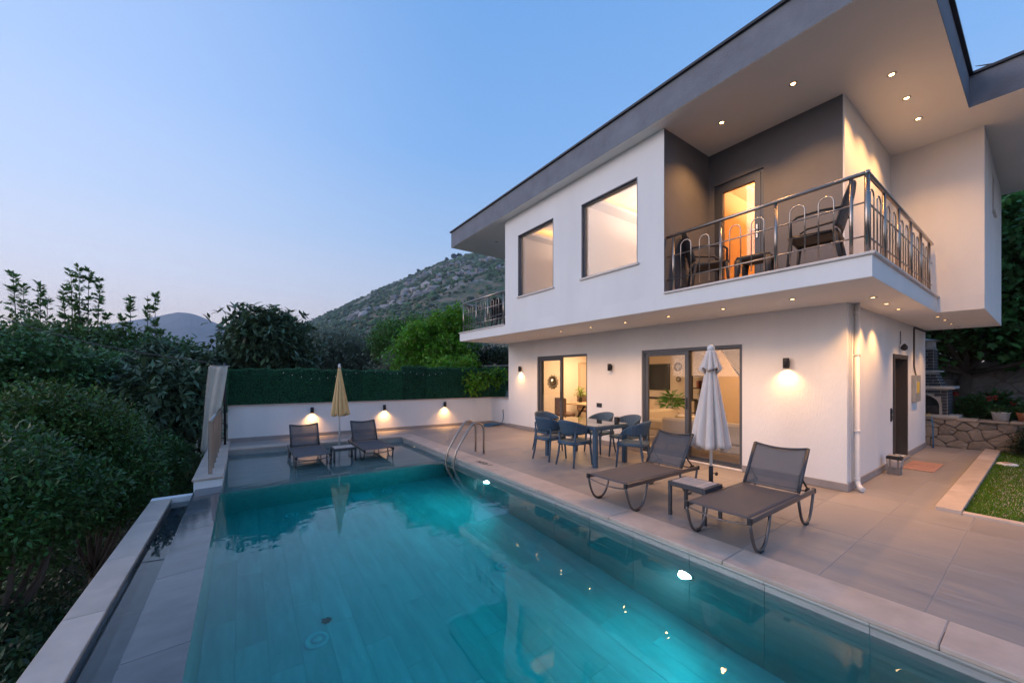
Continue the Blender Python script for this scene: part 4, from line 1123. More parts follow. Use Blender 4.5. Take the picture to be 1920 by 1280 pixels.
for sx in (-1, 1):
    for sy in (-1, 1): MB().tube([(sx * .25, sy * .12, .71), (sx * .62, sy * .36, 0)], .03, 8).build('leg', m_black, it)
def room_chair(x, y, a, lab, first=[None]):
    if first[0] is None:
        o = thing('dining_chair', lab, 'chair', (x, y, .02), a, 'upholstered indoor chairs')
        B(-.24, .24, -.23, .23, .38, .48, .03).build('seat', m_brownseat, o)
        b_ = B(-.27, -.19, -.23, .23, .42, .95, .03); b_.build('backrest', m_brownseat, o)
        for sx in (-1, 1):
            for sy in (-1, 1): MB().tube([(sx * .19, sy * .18, .39), (sx * .22, sy * .21, 0)], .016, 8).build('leg', m_black, o)
        first[0] = o
    else: put(first[0], False, (x, y, .02), a, lab)
room_chair(8.18, 8.7, .1, 'upholstered chair at the left end of the indoor table')
room_chair(8.75, 7.75, PI / 2, 'upholstered chair on the near side of the indoor table')
room_chair(9.75, 9.3, -PI / 2, 'upholstered chair on the wall side of the indoor table')
room_chair(9.65, 7.75, PI / 2, 'upholstered chair on the near side of the indoor table, right')
def plant(name, lab, loc, n, rad, h, m, ll, lw, pot=None, seed=1, droop=.4):
    g = np.random.default_rng(seed)
    o = thing(name, lab, 'plant', loc)
    if pot: MB().lathe(pot[0], 20).build('pot', pot[1], o)
    z0 = pot[0][-1][1] * .8 if pot else 0
    th = g.uniform(0, 2 * PI, n); el = g.uniform(.1, 1.3, n); rr_ = rad * g.uniform(.25, 1, n)
    P_ = np.stack([rr_ * np.cos(th) * np.cos(el) * .8, rr_ * np.sin(th) * np.cos(el) * .8, z0 + h * np.sin(el) * g.uniform(.3, 1, n)], 1)
    d_ = unit(np.stack([np.cos(th), np.sin(th), np.sin(el) - droop + g.normal(0, .3, n)], 1))
    V = blades(n, P_, d_, ll * g.uniform(.6, 1.2, n), lw * g.uniform(.6, 1.2, n), unit(np.stack([g.normal(0, .4, n), g.normal(0, .4, n), np.ones(n)], 1)))
    f_ = bpy.data.objects.new('foliage', quads_mesh('foliage', V, m)); C.objects.link(f_); f_.parent = o; f_['kind'] = 'stuff'
    st_ = MB()
    for k in range(0, min(n, 40)): st_.tube([(0, 0, z0 - .05), tuple(P_[k] * .5 + np.array([0, 0, z0 * .5])), tuple(P_[k])], .004, 4, False)
    s_ = st_.build('stems', m, o); s_['kind'] = 'stuff'
    return o
m_vase = mat('dark_vase', (.04, .03, .03), .3)
plant('table_bouquet', 'green bouquet in a dark vase on the indoor table', (9.1, 8.95, .77), 160, .28, .34, mat('bouquet_leaf', (.22, .34, .05), .5, island=.4, hue=.05, trans=.3), .09, .03, ([(.05, 0), (.07, .08), (.04, .18), (.05, .22)], m_vase), 2, .1)
m_china = mat('white_china', (.75, .72, .68), .3)
for i, (x, y) in enumerate([(8.75, 8.85), (9.5, 8.9), (9.55, 8.3), (8.85, 8.25)]):
    p = thing('place_setting', f'white plates set on the indoor table, {["wall side left", "wall side right", "near side right", "near side left"][i]}', 'plates', (x, y, .771), 0, 'plates on the indoor table')
    MB().lathe([(0, .002), (.09, .002), (.13, .015), (.132, .018), (.09, .008), (0, .008)], 22).build('plate', m_china, p); MB().lathe([(0, .0185), (.06, .0185), (.09, .03), (.06, .024), (0, .024)], 20).build('bowl', m_china, p)
    MB().lathe([(.03, 0), (.004, .005), (.004, .08), (.03, .11), (.03, .16)], 12, .17, .05).build('wine_glass', m_glass, p)
idr = thing('interior_door', 'pale panelled interior door in the dining room wall', 'door', (10.45, 9.91, .02))
B(-.42, .42, -.03, -.001, 0, 2.05).build('door_leaf', mat('pale_door', (.66, .56, .46), .6), idr)
d_ = MB(); d_.box(-.49, -.42, -.05, -.001, 0, 2.1); d_.box(.42, .49, -.05, -.001, 0, 2.1); d_.box(-.42, .42, -.05, -.001, 2.05, 2.12); d_.build('door_casing', mat('pale_casing', (.55, .45, .36), .6), idr)
B(-.36, -.32, -.08, -.031, .98, 1.02).build('handle', m_steel, idr)
ks = thing('kitchen_window', 'dark window with plates beside it in the far kitchen wall', 'window', (12.6, 8.5, 1.6))
B(.0, .028, -.5, .5, -.42, .42).build('pane', mat('night_glass', (.03, .04, .06), .1), ks)
d_ = MB(); d_.box(-.02, .027, -.56, -.5, -.48, .48); d_.box(-.02, .027, .5, .56, -.48, .48); d_.box(-.02, .027, -.5, .5, .42, .48); d_.box(-.02, .027, -.5, .5, -.48, -.42); d_.build('frame', m_tframe, ks)
for i, (y, z, r_) in enumerate(((7.62, 1.96, .16), (7.6, 1.52, .10))):
    p = thing('wall_plate', ('large round decorative plate on the kitchen wall', 'small decorative plate below the large one on the kitchen wall')[i], 'plate', (12.62, y, z), 0, 'plates on the kitchen wall')
    q = MB().lathe([(0, .002), (r_ * .7, .002), (r_, .02), (r_ * .98, .025), (r_ * .68, .009), (0, .009)], 24).build('plate_rim', mat('brown_plate', (.22, .17, .13), .4), p); q.rotation_euler = (0, -PI / 2, 0)
    q = MB().lathe([(0, .010), (r_ * .5, .010), (0, .013)], 20).build('plate_centre', m_china, p); q.rotation_euler = (0, -PI / 2, 0)
kc = thing('kitchen_counter', 'kitchen counter with dark worktop under the kitchen window', 'counter', (12.3, 8.2, .02))
B(-.28, .3, -1.5, 1.5, 0, .80).build('cabinet', mat('cream_cabinet', (.62, .52, .42), .5), kc); B(-.31, .32, -1.52, 1.52, .801, .84, .006).build('worktop', m_black, kc)
for k in range(5): B(-.297, -.281, -1.46 + k * .59, -.91 + k * .59, .08, .77, .004).build('cabinet_door', MATS['cream_cabinet'], kc)
plant('potted_palm', 'leafy green plant on a stand behind the sofa', (10.0, 6.25, .6), 220, .42, .42, m_leafin, .26, .05, ([(.09, 0), (.13, .03), (.15, .2), (.14, .2)], m_china), 5, .55)
pst = thing('plant_stand', 'small dark stand carrying the leafy indoor plant', 'stand', (10.0, 6.25, .02))
B(-.17, .17, -.17, .17, .54, .575, .006).build('stand_top', m_wood, pst)
for sx in (-1, 1):
    for sy in (-1, 1): B(sx * .14 - .015, sx * .14 + .015, sy * .14 - .015, sy * .14 + .015, 0, .539).build('leg', m_black, pst)
def sofa(loc, rz, w, lab):
    o = thing('sofa', lab, 'sofa', loc, rz, 'linen sofas')
    B(-.42, .42, -w / 2, w / 2, .14, .30, .03).build('base', m_linen, o)
    B(-.44, -.24, -w / 2, w / 2, .301, .72, .05).build('backrest', m_linen, o)
    for s in (-1, 1):
        B(-.238, .43, s * (w / 2 - .09) - .09, s * (w / 2 - .09) + .09, .301, .56, .05).build('armrest', m_linen, o)
        B(-.23, .41, s * (w - .38) / 4 - (w - .38) / 4 + .005, s * (w - .38) / 4 + (w - .38) / 4 - .005, .302, .44, .04).build('cushion', m_linen, o)
        for sx in (-.36, .36): B(sx - .02, sx + .02, s * (w / 2 - .1) - .02, s * (w / 2 - .1) + .02, 0, .139).build('leg', m_black, o)
    return o
sofa((7.95, 4.0, .02), 0, 1.9, 'linen sofa standing with its back to the sliding door')
sofa((9.1, 5.75, .02), -PI / 2, 1.7, 'linen sofa at right angles, seen through the left leaf')
stw = thing('staircase', 'curved interior staircase with an arched opening below', 'stairs', (11.6, 5.3, .02))
pl_ = [(-1.6, 0), (-1.6, .0), (1.0, 0), (1.0, 2.55), (.4, 2.55), (-.3, 1.9), (-.9, 1.3), (-1.25, .9), (-1.5, .45)]
V = [(0, y * .6, z) for y, z in pl_[1:]]; n_ = len(V)
MB().add([(-.5, y, z) for _, y, z in V] + [(-.42, y, z) for _, y, z in V], [tuple(range(n_)), tuple(range(2 * n_ - 1, n_ - 1, -1))] + [(i, i + n_, (i + 1) % n_ + n_, (i + 1) % n_) for i in range(n_)]).build('stair_wall', mat('stair_plaster', (.50, .38, .28), .8), stw)
for k in range(9): B(-.42, .5, -.85 + k * .16, -.69 + k * .16, k * .19, .19 + k * .19).build('step', m_wood, stw)
MB().tube([(-.46, -.9, .95), (-.46, -.5, 1.5), (-.46, .25, 2.4)], .018, 8).build('handrail', m_black, stw)
bks = thing('bookshelf', 'dark bookshelf with small items under the stairs', 'shelf', (12.2, 6.55, .02))
for z in (0, .4, .8, 1.2, 1.6): B(-.2, .2, -.4, .4, z, z + .03).build('shelf_board', m_black, bks)
for s in (-1, 1): B(-.2, .2, s * .415 - .014, s * .415 + .014, 0, 1.63).build('side_board', m_black, bks)
for k in range(14):
    z = .031 + .4 * (k % 4); y = -.34 + .16 * (k // 4) + .03 * (k % 3)
    B(-.12, .08, y, y + .07, z, z + .14 + .03 * (k % 4), .005).build('book', mat(f'book_cover_{k % 4}', [(.4, .3, .2), (.2, .22, .25), (.45, .42, .38), (.3, .1, .08)][k % 4], .7), bks)

# ------------------------------------------------------------------ lawn corner, stone walls, barbecue
kerb = tag(B(6.96, 13.3, .62, .80, -.4, -.02).build('lawn_kerb', m_grout), kind='structure')
x = 6.95
for q in range(6):
    b = min(x + 1.15, 13.28); B(x + .002, b - .002, .60, .815, -.019, .05, .005).build('kerb_stone', m_trav, kerb); x = b
y = .598
for q in range(3):
    B(6.95, 7.05, y - 1.1 + .002, y - .002, -.019, .03, .005).build('kerb_stone', m_trav, kerb); y -= 1.1
m_lawnsoil = mat('lawn_soil', (.03, .05, .012), .95, var=.4, scale=5, col2=(.06, .05, .03))
lawn = tag(B(7.05, 13.9, -7, .60, -.6, -.03).build('lawn', m_lawnsoil), kind='structure')
g = np.random.default_rng(3); n_ = 70000
X = 7.06 + 6.4 * g.uniform(0, 1, n_) ** 1.25; Y = .59 - 1.9 * g.uniform(0, 1, n_) ** 1.3
P_ = np.stack([X, Y, np.full(n_, -.03)], 1)
d_ = unit(np.stack([g.normal(0, .55, n_), g.normal(0, .55, n_), np.ones(n_)], 1))
V = blades(n_, P_, d_, g.uniform(.03, .075, n_), g.uniform(.006, .013, n_), unit(g.normal(0, 1, (n_, 3))))
o = bpy.data.objects.new('grass', quads_mesh('grass', V, mat('grass_blade', (.11, .21, .02), .8, island=.4, hue=.03, trans=.25, spec=.1))); C.objects.link(o)
tag(o, 'short green lawn grass inside the stone kerb', 'grass', kind='stuff')
lp = thing('lawn_lamp', 'small round white lawn fitting beside the kerb', 'lamp', (11.5, .45, -.03))
MB().lathe([(.12, 0), (.13, .05), (.11, .065), (0, .067)], 24).build('cover', m_pvc, lp); MB().lathe([(.06, .0675), (.06, .08), (0, .081)], 20).build('cap', mat('rust_cap', (.45, .3, .22), .6), lp)

def clip(poly, a, b, c):
    out = []
    for i in range(len(poly)):
        p, q = poly[i], poly[(i + 1) % len(poly)]; dp = a * p[0] + b * p[1] - c; dq = a * q[0] + b * q[1] - c
        if dp <= 0: out.append(p)
        if (dp < 0 < dq) or (dq < 0 < dp):
            t_ = dp / (dp - dq); out.append((p[0] + (q[0] - p[0]) * t_, p[1] + (q[1] - p[1]) * t_))
    return out
def stones(parent, w, h, n, face, m, seed, gap=.009, dep=.045, aspect=1.0):
    """irregular stones on a w x h face; face(u, v, d) -> point d metres proud of the wall"""
    r = random.Random(seed); pts = []
    for k in range(n * 40):
        p = (r.uniform(0, w), r.uniform(0, h))
        dmin = .62 * math.sqrt(w * h / n)
        if all(math.hypot(p[0] - q[0], (p[1] - q[1]) * aspect) > dmin * q[2] for q in pts): pts.append((*p, r.choice((.45, .6, .8, 1.0, 1.5))))
        if len(pts) >= n: break
    for i, p in enumerate(pts):
        poly = [(0, 0), (w, 0), (w, h), (0, h)]
        for j, q in enumerate(pts):
            if i == j: continue
            a, b = q[0] - p[0], (q[1] - p[1]) * aspect ** 2
            mx_, my_ = (p[0] + q[0]) / 2, (p[1] + q[1]) / 2
            poly = clip(poly, a, b, a * mx_ + b * my_ - gap * .5 * math.hypot(a, b))
            if len(poly) < 3: break
        if len(poly) < 3: continue
        cx_, cy_ = sum(t_[0] for t_ in poly) / len(poly), sum(t_[1] for t_ in poly) / len(poly)
        # round the outline a little
        pp = []
        for k in range(len(poly)):
            a, b = poly[k], poly[(k + 1) % len(poly)]; ln_ = math.hypot(b[0] - a[0], b[1] - a[1])
            if ln_ < .02: pp.append(((a[0] + b[0]) / 2, (a[1] + b[1]) / 2)); continue
            for f_ in (.14, .5, .86):
                j_ = r.uniform(-.006, .006); pp.append((a[0] + (b[0] - a[0]) * f_ + j_, a[1] + (b[1] - a[1]) * f_ + j_))
        dd = dep * r.uniform(.7, 1.25); nn = len(pp); V = []
        for sc_, dz in ((1.0, -.05), (1.0, dd * .55), (.93, dd * .9), (.72, dd * r.uniform(1.0, 1.1))):
            for (u, v) in pp: V.append(face(cx_ + (u - cx_) * sc_, cy_ + (v - cy_) * sc_, dz + (r.uniform(-.008, .008) if dz > 0 else 0)))
        V.append(face(cx_, cy_, dd * 1.12)); F = []
        for L_ in range(3):
            for k in range(nn): F.append((L_ * nn + k, L_ * nn + (k + 1) % nn, (L_ + 1) * nn + (k + 1) % nn, (L_ + 1) * nn + k))
        for k in range(nn): F.append((3 * nn + k, 3 * nn + (k + 1) % nn, 4 * nn))
        MB().add(V, F).build('stone', m, parent, True)
m_stone = mat('field_stone', (.30, .245, .20), .9, var=.22, scale=3, bump=.7, bscale=22, objvar=.22)
m_mortar = mat('earth_mortar', (.19, .155, .125), .95, var=.2, scale=6)
sw1 = thing('stone_wall', 'low dry stone retaining wall below the brick barbecue', 'wall', (13.4, .5, 0))
B(13.42, 13.9, -6, 3.2, -.5, .60).build('wall_core', m_mortar, sw1, True)
stones(sw1, 6.5, .66, 80, lambda u, v, d: (13.42 - d, 2.4 - u, v - .02), m_stone, 4, aspect=1.25)
y = 2.4
for k in range(16):
    ln_ = rnd.uniform(.3, .5); B(13.34 + rnd.uniform(-.02, .02), 13.85, y - ln_ + .008, y, .605, .655 + rnd.uniform(-.012, .012), .015).build('cap_stone', m_stone, sw1, True); y -= ln_
terrace = tag(B(13.9, 40, -12, 14, GZ, .58).build('upper_terrace', m_soil), kind='structure')
sw2 = thing('stone_wall', 'dark stone retaining wall behind the barbecue and geraniums', 'wall', (16.3, 1, .58))
B(16.42, 16.9, -6, 5, .3, 2.0).build('wall_core', m_mortar, sw2, True)
stones(sw2, 5.2, 1.45, 70, lambda u, v, d: (16.42 - d, 3.2 - u, .58 + v), mat('dark_field_stone', (.22, .20, .185), .9, var=.2, scale=3, bump=.7, bscale=20, objvar=.2), 9, aspect=1.35)
tag(B(16.9, 60, -14, 16, GZ, 1.9).build('hill_terrace', m_soil), kind='structure')

bq = thing('brick_barbecue', 'dark brick barbecue with white joints and a chimney on the stone wall', 'barbecue', (13.75, 2.0, .655))
m_brick = mat('dark_blue_brick', (.045, .05, .062), .7, var=.2, scale=14, objvar=.15, bump=.3, bscale=60)
m_joint = mat('white_mortar', (.34, .335, .32), .9, var=.1, scale=9)
m_slabc = mat('barbecue_slab', (.44, .43, .41), .8, var=.1, scale=6)
FX = 13.56
B(FX - .14, 14.5, 1.20, 2.85, .657, .72, .006).build('base_slab', m_slabc, bq, True)
body = MB()
ay, aw, az = 1.98, .46, .94      # arch: centre, half width, spring height
NA = 12
prof = [(1.39, .721), (ay - aw, .721), (ay - aw, az)] + [(ay - aw * math.cos(PI * k / NA), az + .30 * math.sin(PI * k / NA)) for k in range(1, NA)] + [(ay + aw, az), (ay + aw, .721), (2.6, .721), (2.6, 1.33), (1.39, 1.33)]
n_ = len(prof)
body.add([(FX, y, z) for y, z in prof] + [(FX + .25, y, z) for y, z in prof], [tuple(range(n_))[::-1], tuple(range(n_, 2 * n_))] + [(i, (i + 1) % n_, (i + 1) % n_ + n_, i + n_) for i in range(n_)])
body.box(FX + .25, 14.35, 1.39, 1.50, .721, 1.33); body.box(FX + .25, 14.35, 2.49, 2.6, .721, 1.33); body.box(14.25, 14.35, 1.5, 2.49, .721, 1.33)
body.build('hearth_body', m_joint, bq, True)
B(FX + .26, 14.24, 1.51, 2.48, .722, .80).build('ash_bed', m_black, bq, True)
fz = B(FX + .03, FX + .05, 1.53, 2.43, .75, .93); fz.build('grill_front', m_black, bq, True)
B(FX - .12, 14.45, 1.28, 2.72, 1.332, 1.395, .006).build('shelf_slab', m_slabc, bq, True)
# tapered hood and chimney
def hood(z0, y0, y1, z1, y2, y3, xa, xb, xc, nm):
    MB().add([(xa, y0, z0), (xb, y0, z0), (xb, y1, z0), (xa, y1, z0), (xc, y2, z1), (xb, y2, z1), (xb, y3, z1), (xc, y3, z1)], [(3, 2, 1, 0), (4, 5, 6, 7), (0, 1, 5, 4), (1, 2, 6, 5), (2, 3, 7, 6), (3, 0, 4, 7)]).build(nm, m_joint, bq, True)
hood(1.396, 1.48, 2.5, 1.73, 1.60, 2.36, FX + .02, 14.3, FX + .06, 'hood')
B(FX + .02, 14.33, 1.52, 2.44, 1.732, 1.775, .005).build('collar_slab', m_slabc, bq, True)
B(FX + .08, 14.2, 1.62, 2.34, 1.776, 2.32).build('chimney', m_joint, bq, True)
for sy in (1.64, 2.22): B(FX + .10, 14.18, sy, sy + .10, 2.321, 2.50).build('chimney_pier', m_slabc, bq, True)
B(FX + .12, 14.16, 1.64, 2.32, 2.3212, 2.35).build('chimney_top', m_slabc, bq, True)
MB().add([(FX, 1.54, 2.501), (14.28, 1.54, 2.501), (14.28, 2.42, 2.501), (FX, 2.42, 2.501), (FX + .36, 1.98, 2.62)], [(3, 2, 1, 0), (0, 1, 4), (1, 2, 4), (2, 3, 4), (3, 0, 4)]).build('chimney_cap', m_slabc, bq, True)
bm_cache = {}
def brick(y0, y1, z, hgt, x=FX):
    w_ = round(y1 - y0, 3); key = (w_, hgt)
    if w_ < .03: return
    if key not in bm_cache: bm_cache[key] = B(-.012, .02, -w_ / 2, w_ / 2, 0, hgt, .004).mesh('brick', m_brick)
    link(bm_cache[key], 'brick', bq, (x - 13.75, (y0 + y1) / 2 - 2.0, z - .655))
def courses(z0, z1, lo, hi, xfn, holes=None, bh=.062, bl=.20, jt=.010):
    z = z0 + .008; k = 0
    while z + bh < z1 + .004:
        y_lo, y_hi = lo(z + bh / 2), hi(z + bh / 2); y = y_lo - (0 if k % 2 == 0 else bl / 2 + jt / 2)
        while y < y_hi:
            a, b = max(y, y_lo), min(y + bl, y_hi)
            if holes:
                hw = holes(z + bh / 2)
                for s0, s1 in ((a, min(b, ay - hw)), (max(a, ay + hw), b)):
                    if hw <= 0: break
                    if s1 - s0 > .03: brick(s0, s1, z, bh, xfn(z))
                if hw <= 0 and b - a > .03: brick(a, b, z, bh, xfn(z))
            elif b - a > .03: brick(a, b, z, bh, xfn(z))
            y += bl + jt
        z += bh + jt; k += 1
def archw(z):
    if z < az: return aw + .05
    q = 1 - ((z - az - .02) / .33) ** 2
    return aw * math.sqrt(q) + .05 if q > 0 else 0
courses(.72, 1.33, lambda z: 1.395, lambda z: 2.59, lambda z: FX, archw)
courses(1.396, 1.73, lambda z: 1.485 + (z - 1.396) * .34, lambda z: 2.49 - (z - 1.396) * .40, lambda z: FX + .02 + (z - 1.396) * .12)
def side_courses(z0, z1, yfn, x0, x1, bh=.062, bl=.20, jt=.010):
    z = z0 + .008; k = 0
    while z + bh < z1 + .004:
        x = x0 + .01 - (0 if k % 2 else bl / 2)
        while x < x1 - .03:
            a, b = max(x, x0 + .012), min(x + bl, x1); w_ = round(b - a, 3)
            if w_ > .03:
                key = (w_, bh)
                if key not in bm_cache: bm_cache[key] = B(-.012, .02, -w_ / 2, w_ / 2, 0, bh, .004).mesh('brick', m_brick)
                link(bm_cache[key], 'brick', bq, ((a + b) / 2 - 13.75, yfn(z + bh / 2) - 2.0, z - .655), PI / 2)
            x += bl + jt
        z += bh + jt; k += 1
side_courses(.72, 1.33, lambda z: 1.39, FX, 14.34)
side_courses(1.396, 1.73, lambda z: 1.48 + (z - 1.396) * .36, FX + .05, 14.28)
side_courses(1.776, 2.32, lambda z: 1.62, FX + .08, 14.19)
courses(1.776, 2.32, lambda z: 1.625, lambda z: 2.335, lambda z: FX + .08)
# pots, geraniums
m_dleaf = mat('geranium_leaf', (.05, .12, .03), .6, island=.4, hue=.03, trans=.2)
potm = mat('white_painted_pot', (.62, .60, .58), .6, var=.1, scale=8)
plant('flower_pot', 'white pot with a low green plant on the stone wall', (13.62, .62, .66), 260, .22, .20, m_dleaf, .07, .045, ([(.11, 0), (.13, .16), (.145, .17), (.145, .19), (.12, .19)], potm), 11, .1)
plant('flower_pot', 'terracotta pot with a straggly plant at the end of the stone wall', (13.62, .28, .66), 220, .26, .26, m_dleaf, .08, .05, ([(.10, 0), (.14, .17), (.15, .2), (.12, .2)], mat('terracotta', (.40, .15, .08), .8, var=.15, scale=9)), 12, .1)
m_red = mat('geranium_flower', (.42, .03, .02), .6, island=.3)
def geranium(loc, lab, seed, r_=.5, h_=.6, nf=4):
    o = plant('geranium_bush', lab, loc, 900, r_, h_, m_dleaf, .10, .08, None, seed, .1)
    g2 = random.Random(seed)
    for k in range(nf):
        a, hh = g2.uniform(0, 6.28), g2.uniform(.5, .95) * h_
        c = (math.cos(a) * r_ * .6 - .15, math.sin(a) * r_ * .6, hh + .1)
        n2 = 26; gg = np.random.default_rng(seed * 10 + k)
        dd_ = unit(gg.normal(0, 1, (n2, 3))); V = blades(n2, np.array(c) + dd_ * .025, dd_, np.full(n2, .035), np.full(n2, .03), unit(gg.normal(0, 1, (n2, 3))))
        f_ = bpy.data.objects.new('flower_head', quads_mesh('flower_head', V, m_red)); C.objects.link(f_); f_.parent = o
geranium((14.4, 1.05, .58), 'red flowering geranium bush beside the barbecue', 21, .55, .62, 4)
geranium((14.5, .15, .58), 'geranium bush with few red flowers behind the flower pots', 22, .6, .6, 4)
geranium((15.4, .75, .58), 'dark green leafy bush between the two stone walls', 23, .7, .75, 0)
sh_ = plant('round_shrub', 'dark dense shrub growing at the edge of the lawn', (13.05, .15, -.03), 5200, .52, .78, mat('dark_shrub_leaf', (.022, .05, .022), .6, island=.4, trans=.15), .05, .022, None, 31, .0)
# ------------------------------------------------------------------ trees
m_bark = mat('bark', (.09, .07, .055), .9, var=.3, scale=6, bump=.8, bscale=25)
def leafmat(nm, c, isl=.4, hue=.02, tr=.22, rough=.45): return mat(nm, c, rough, island=isl, hue=hue, trans=tr, spec=.4)
m_citrus = leafmat('citrus_leaf', (.046, .118, .025), .55)
m_loquat = leafmat('loquat_leaf', (.095, .150, .075), .5, .02, .12)
m_walnut = leafmat('walnut_leaf', (.16, .27, .085), .35, .02, .4)
m_fig = leafmat('fig_leaf', (.085, .18, .055), .5, .02, .2)
m_olive = leafmat('olive_leaf', (.24, .28, .20), .3, .01, .12)
m_mulb = leafmat('mulberry_leaf', (.17, .37, .03), .35, .03, .35)
m_oldleaf = leafmat('evergreen_leaf', (.045, .075, .038), .4, .02, .1)
m_plane = leafmat('plane_leaf', (.06, .17, .045), .5, .025, .25)

m_plane1 = mat('plane_leaf_single', (.07, .19, .05), .45, objvar=.4, trans=.25, spec=.4)
m_loquat1 = mat('loquat_leaf_single', (.11, .165, .075), .42, objvar=.35, trans=.1, spec=.5)
def sub_blobs(c, r, n, g, ratio=.5):
    out = []
    for k in range(n):
        d = g.normal(0, 1, 3); d /= np.linalg.norm(d); d[2] = abs(d[2]) * .9 - .25
        out.append((np.array(c) + d * np.array(r) * g.uniform(.55, .85), np.array(r) * ratio * g.uniform(.7, 1.25)))
    return out
def crown_mesh(blobs, ntw, k, leaf, wid, m, g, spread=.7, up=.25, shell=.55, rosette=False, tw=.2, droop=0):
    vol = np.array([b[1][0] * b[1][1] + b[1][0] * b[1][2] for b in blobs]); pick = g.choice(len(blobs), ntw, p=vol / vol.sum())
    cs_ = np.array([b[0] for b in blobs])[pick]; rs_ = np.array([b[1] for b in blobs])[pick]
    d = unit(g.normal(0, 1, (ntw, 3))); rad = shell + (1 - shell) * g.uniform(0, 1, ntw) ** .6
    rad *= 1 + .18 * g.normal(0, 1, ntw) * .6
    P0 = cs_ + d * rs_ * rad[:, None]
    td = unit(d + np.array([0, 0, up - droop]) + g.normal(0, .35, (ntw, 3)))
    P = np.repeat(P0, k, 0); T = np.repeat(td, k, 0); s = np.tile(np.linspace(0, 1, k), ntw)[:, None]
    n_ = ntw * k
    lat = g.normal(0, 1, (n_, 3)); lat -= (lat * T).sum(1, keepdims=True) * T; lat = unit(lat)
    if rosette:
        base = P + T * tw * .15 * s; dirs = unit(T * g.uniform(.15, .6, (n_, 1)) + lat * 1.0 + np.array([0, 0, -.1]))
    else:
        base = P + T * tw * (s - .3) + lat * tw * .12; dirs = unit(T * .5 + lat * spread + np.array([0, 0, -droop * .8]))
    L_ = leaf * g.uniform(.6, 1.2, n_); W_ = wid * g.uniform(.7, 1.2, n_)
    nv = unit(np.cross(dirs, np.cross(np.array([0, 0, 1.0]), dirs) + 1e-6) + g.normal(0, .35, (n_, 3)))
    return blades(n_, base, dirs, L_, W_, nv)
def tree(name, label, base, blobs, m, ntw, k, leaf, wid, seed, trunk_r=.12, group=None, cat='tree', trunkm=None, limbs=6, **kw):
    g = np.random.default_rng(seed); rr = random.Random(seed)
    o = thing(name, label, cat, base, 0, group)
    base = np.array(base, float)
    allb = []
    for c, r, n in blobs:
        c = np.array(c, float); r = np.array(r, float)
        allb.append((c, r * .72)); allb += sub_blobs(c, r, n, g)
    V = crown_mesh(allb, ntw, k, leaf, wid, m, g, **kw)
    f_ = bpy.data.objects.new('crown', quads_mesh('crown', V - base, m)); C.objects.link(f_); f_.parent = o; f_['kind'] = 'stuff'
    main = np.mean([b[0] for b in blobs], 0) if len(blobs) else base
    fork = base + (np.array(main) - base) * .45; fork[:2] = base[:2] + (np.array(main) - base)[:2] * .3
    t_ = MB().tube([base, base + (fork - base) * .5 + np.array([rr.uniform(-.08, .08), rr.uniform(-.08, .08), 0]), fork], [trunk_r * 1.25, trunk_r, trunk_r * .8], 9)
    t_.build('trunk', trunkm or m_bark, o, True)
    for b in [allb[i] for i in np.linspace(0, len(allb) - 1, min(limbs, len(allb))).astype(int)]:
        mid = (fork + b[0]) / 2 + np.array([rr.uniform(-.15, .15), rr.uniform(-.15, .15), -.1])
        MB().tube([fork, mid, b[0]], [trunk_r * .55, trunk_r * .35, trunk_r * .1], 6).build('limb', trunkm or m_bark, o, True)
    return o
GR = 'trees and bushes in the garden left of the pool'
tree('citrus_tree', 'dense dark citrus tree closest to the overflow channel', (-2.4, 6.9, GZ), [((-2.55, 7.5, -.05), (1.15, 1.45, .95), 10)], m_citrus, 4800, 7, .085, .036, 1, .08, GR, tw=.2, limbs=10)
tree('citrus_tree', 'tall citrus tree rising at the left edge of the picture', (-3.3, 9.2, GZ), [((-3.1, 9.6, .4), (1.4, 1.4, 1.15), 10)], leafmat('citrus_leaf_light', (.075, .14, .028), .55, .035), 5200, 7, .085, .036, 2, .09, GR, tw=.2, limbs=9)
tree('citrus_tree', 'citrus tree beside the white end wall of the channel', (-2.1, 9.2, GZ), [((-2.0, 9.7, -.25), (.95, 1.2, 1.0), 9)], m_citrus, 3800, 7, .085, .036, 3, .08, GR, tw=.2, limbs=9)
tree('citrus_tree', 'small citrus tree in front of the hanging canvas screen', (-1.9, 11.6, GZ), [((-1.7, 11.5, -.25), (.7, .85, .8), 7)], m_citrus, 2200, 7, .085, .036, 4, .07, GR, tw=.18)
tree('laurel_bush', 'dark bush at the foot of the loquat tree', (-2.4, 16.2, GZ), [((-2.3, 15.8, -1.5), (1.7, 1.0, 1.2), 7), ((-3.6, 12.2, -1.9), (1.2, 1.2, .9), 5)], m_fig, 2600, 7, .12, .06, 33, .07, GR, 'bush', tw=.22)
tree('laurel_bush', 'dark low bush along the outer wall of the overflow channel', (-2.0, 6.4, GZ), [((-1.95, 6.3, -1.75), (.62, 1.5, .75), 7), ((-2.7, 7.3, -1.6), (.9, 1.3, .7), 6), ((-2.9, 5.6, -1.9), (.9, 1.3, .8), 6)], leafmat('understory_leaf', (.035, .075, .025), .5), 4200, 7, .09, .04, 34, .05, GR, 'bush', tw=.2)
tree('loquat_tree', 'large-leaved loquat tree standing behind the canvas screen', (-2.0, 13.6, GZ), [((-1.75, 13.7, .55), (1.35, 1.3, 1.6), 9), ((-2.9, 14.6, 1.2), (1.3, 1.2, .9), 5)], m_loquat, 1500, 11, .27, .085, 5, .14, GR, rosette=True, tw=.2)
tree('loquat_tree', 'round-topped loquat tree rising behind the hedge', (.3, 16.9, GZ), [((.35, 16.9, 2.45), (1.85, 1.6, 1.75), 12)], m_loquat, 1800, 11, .29, .09, 6, .16, GR, rosette=True, tw=.2)
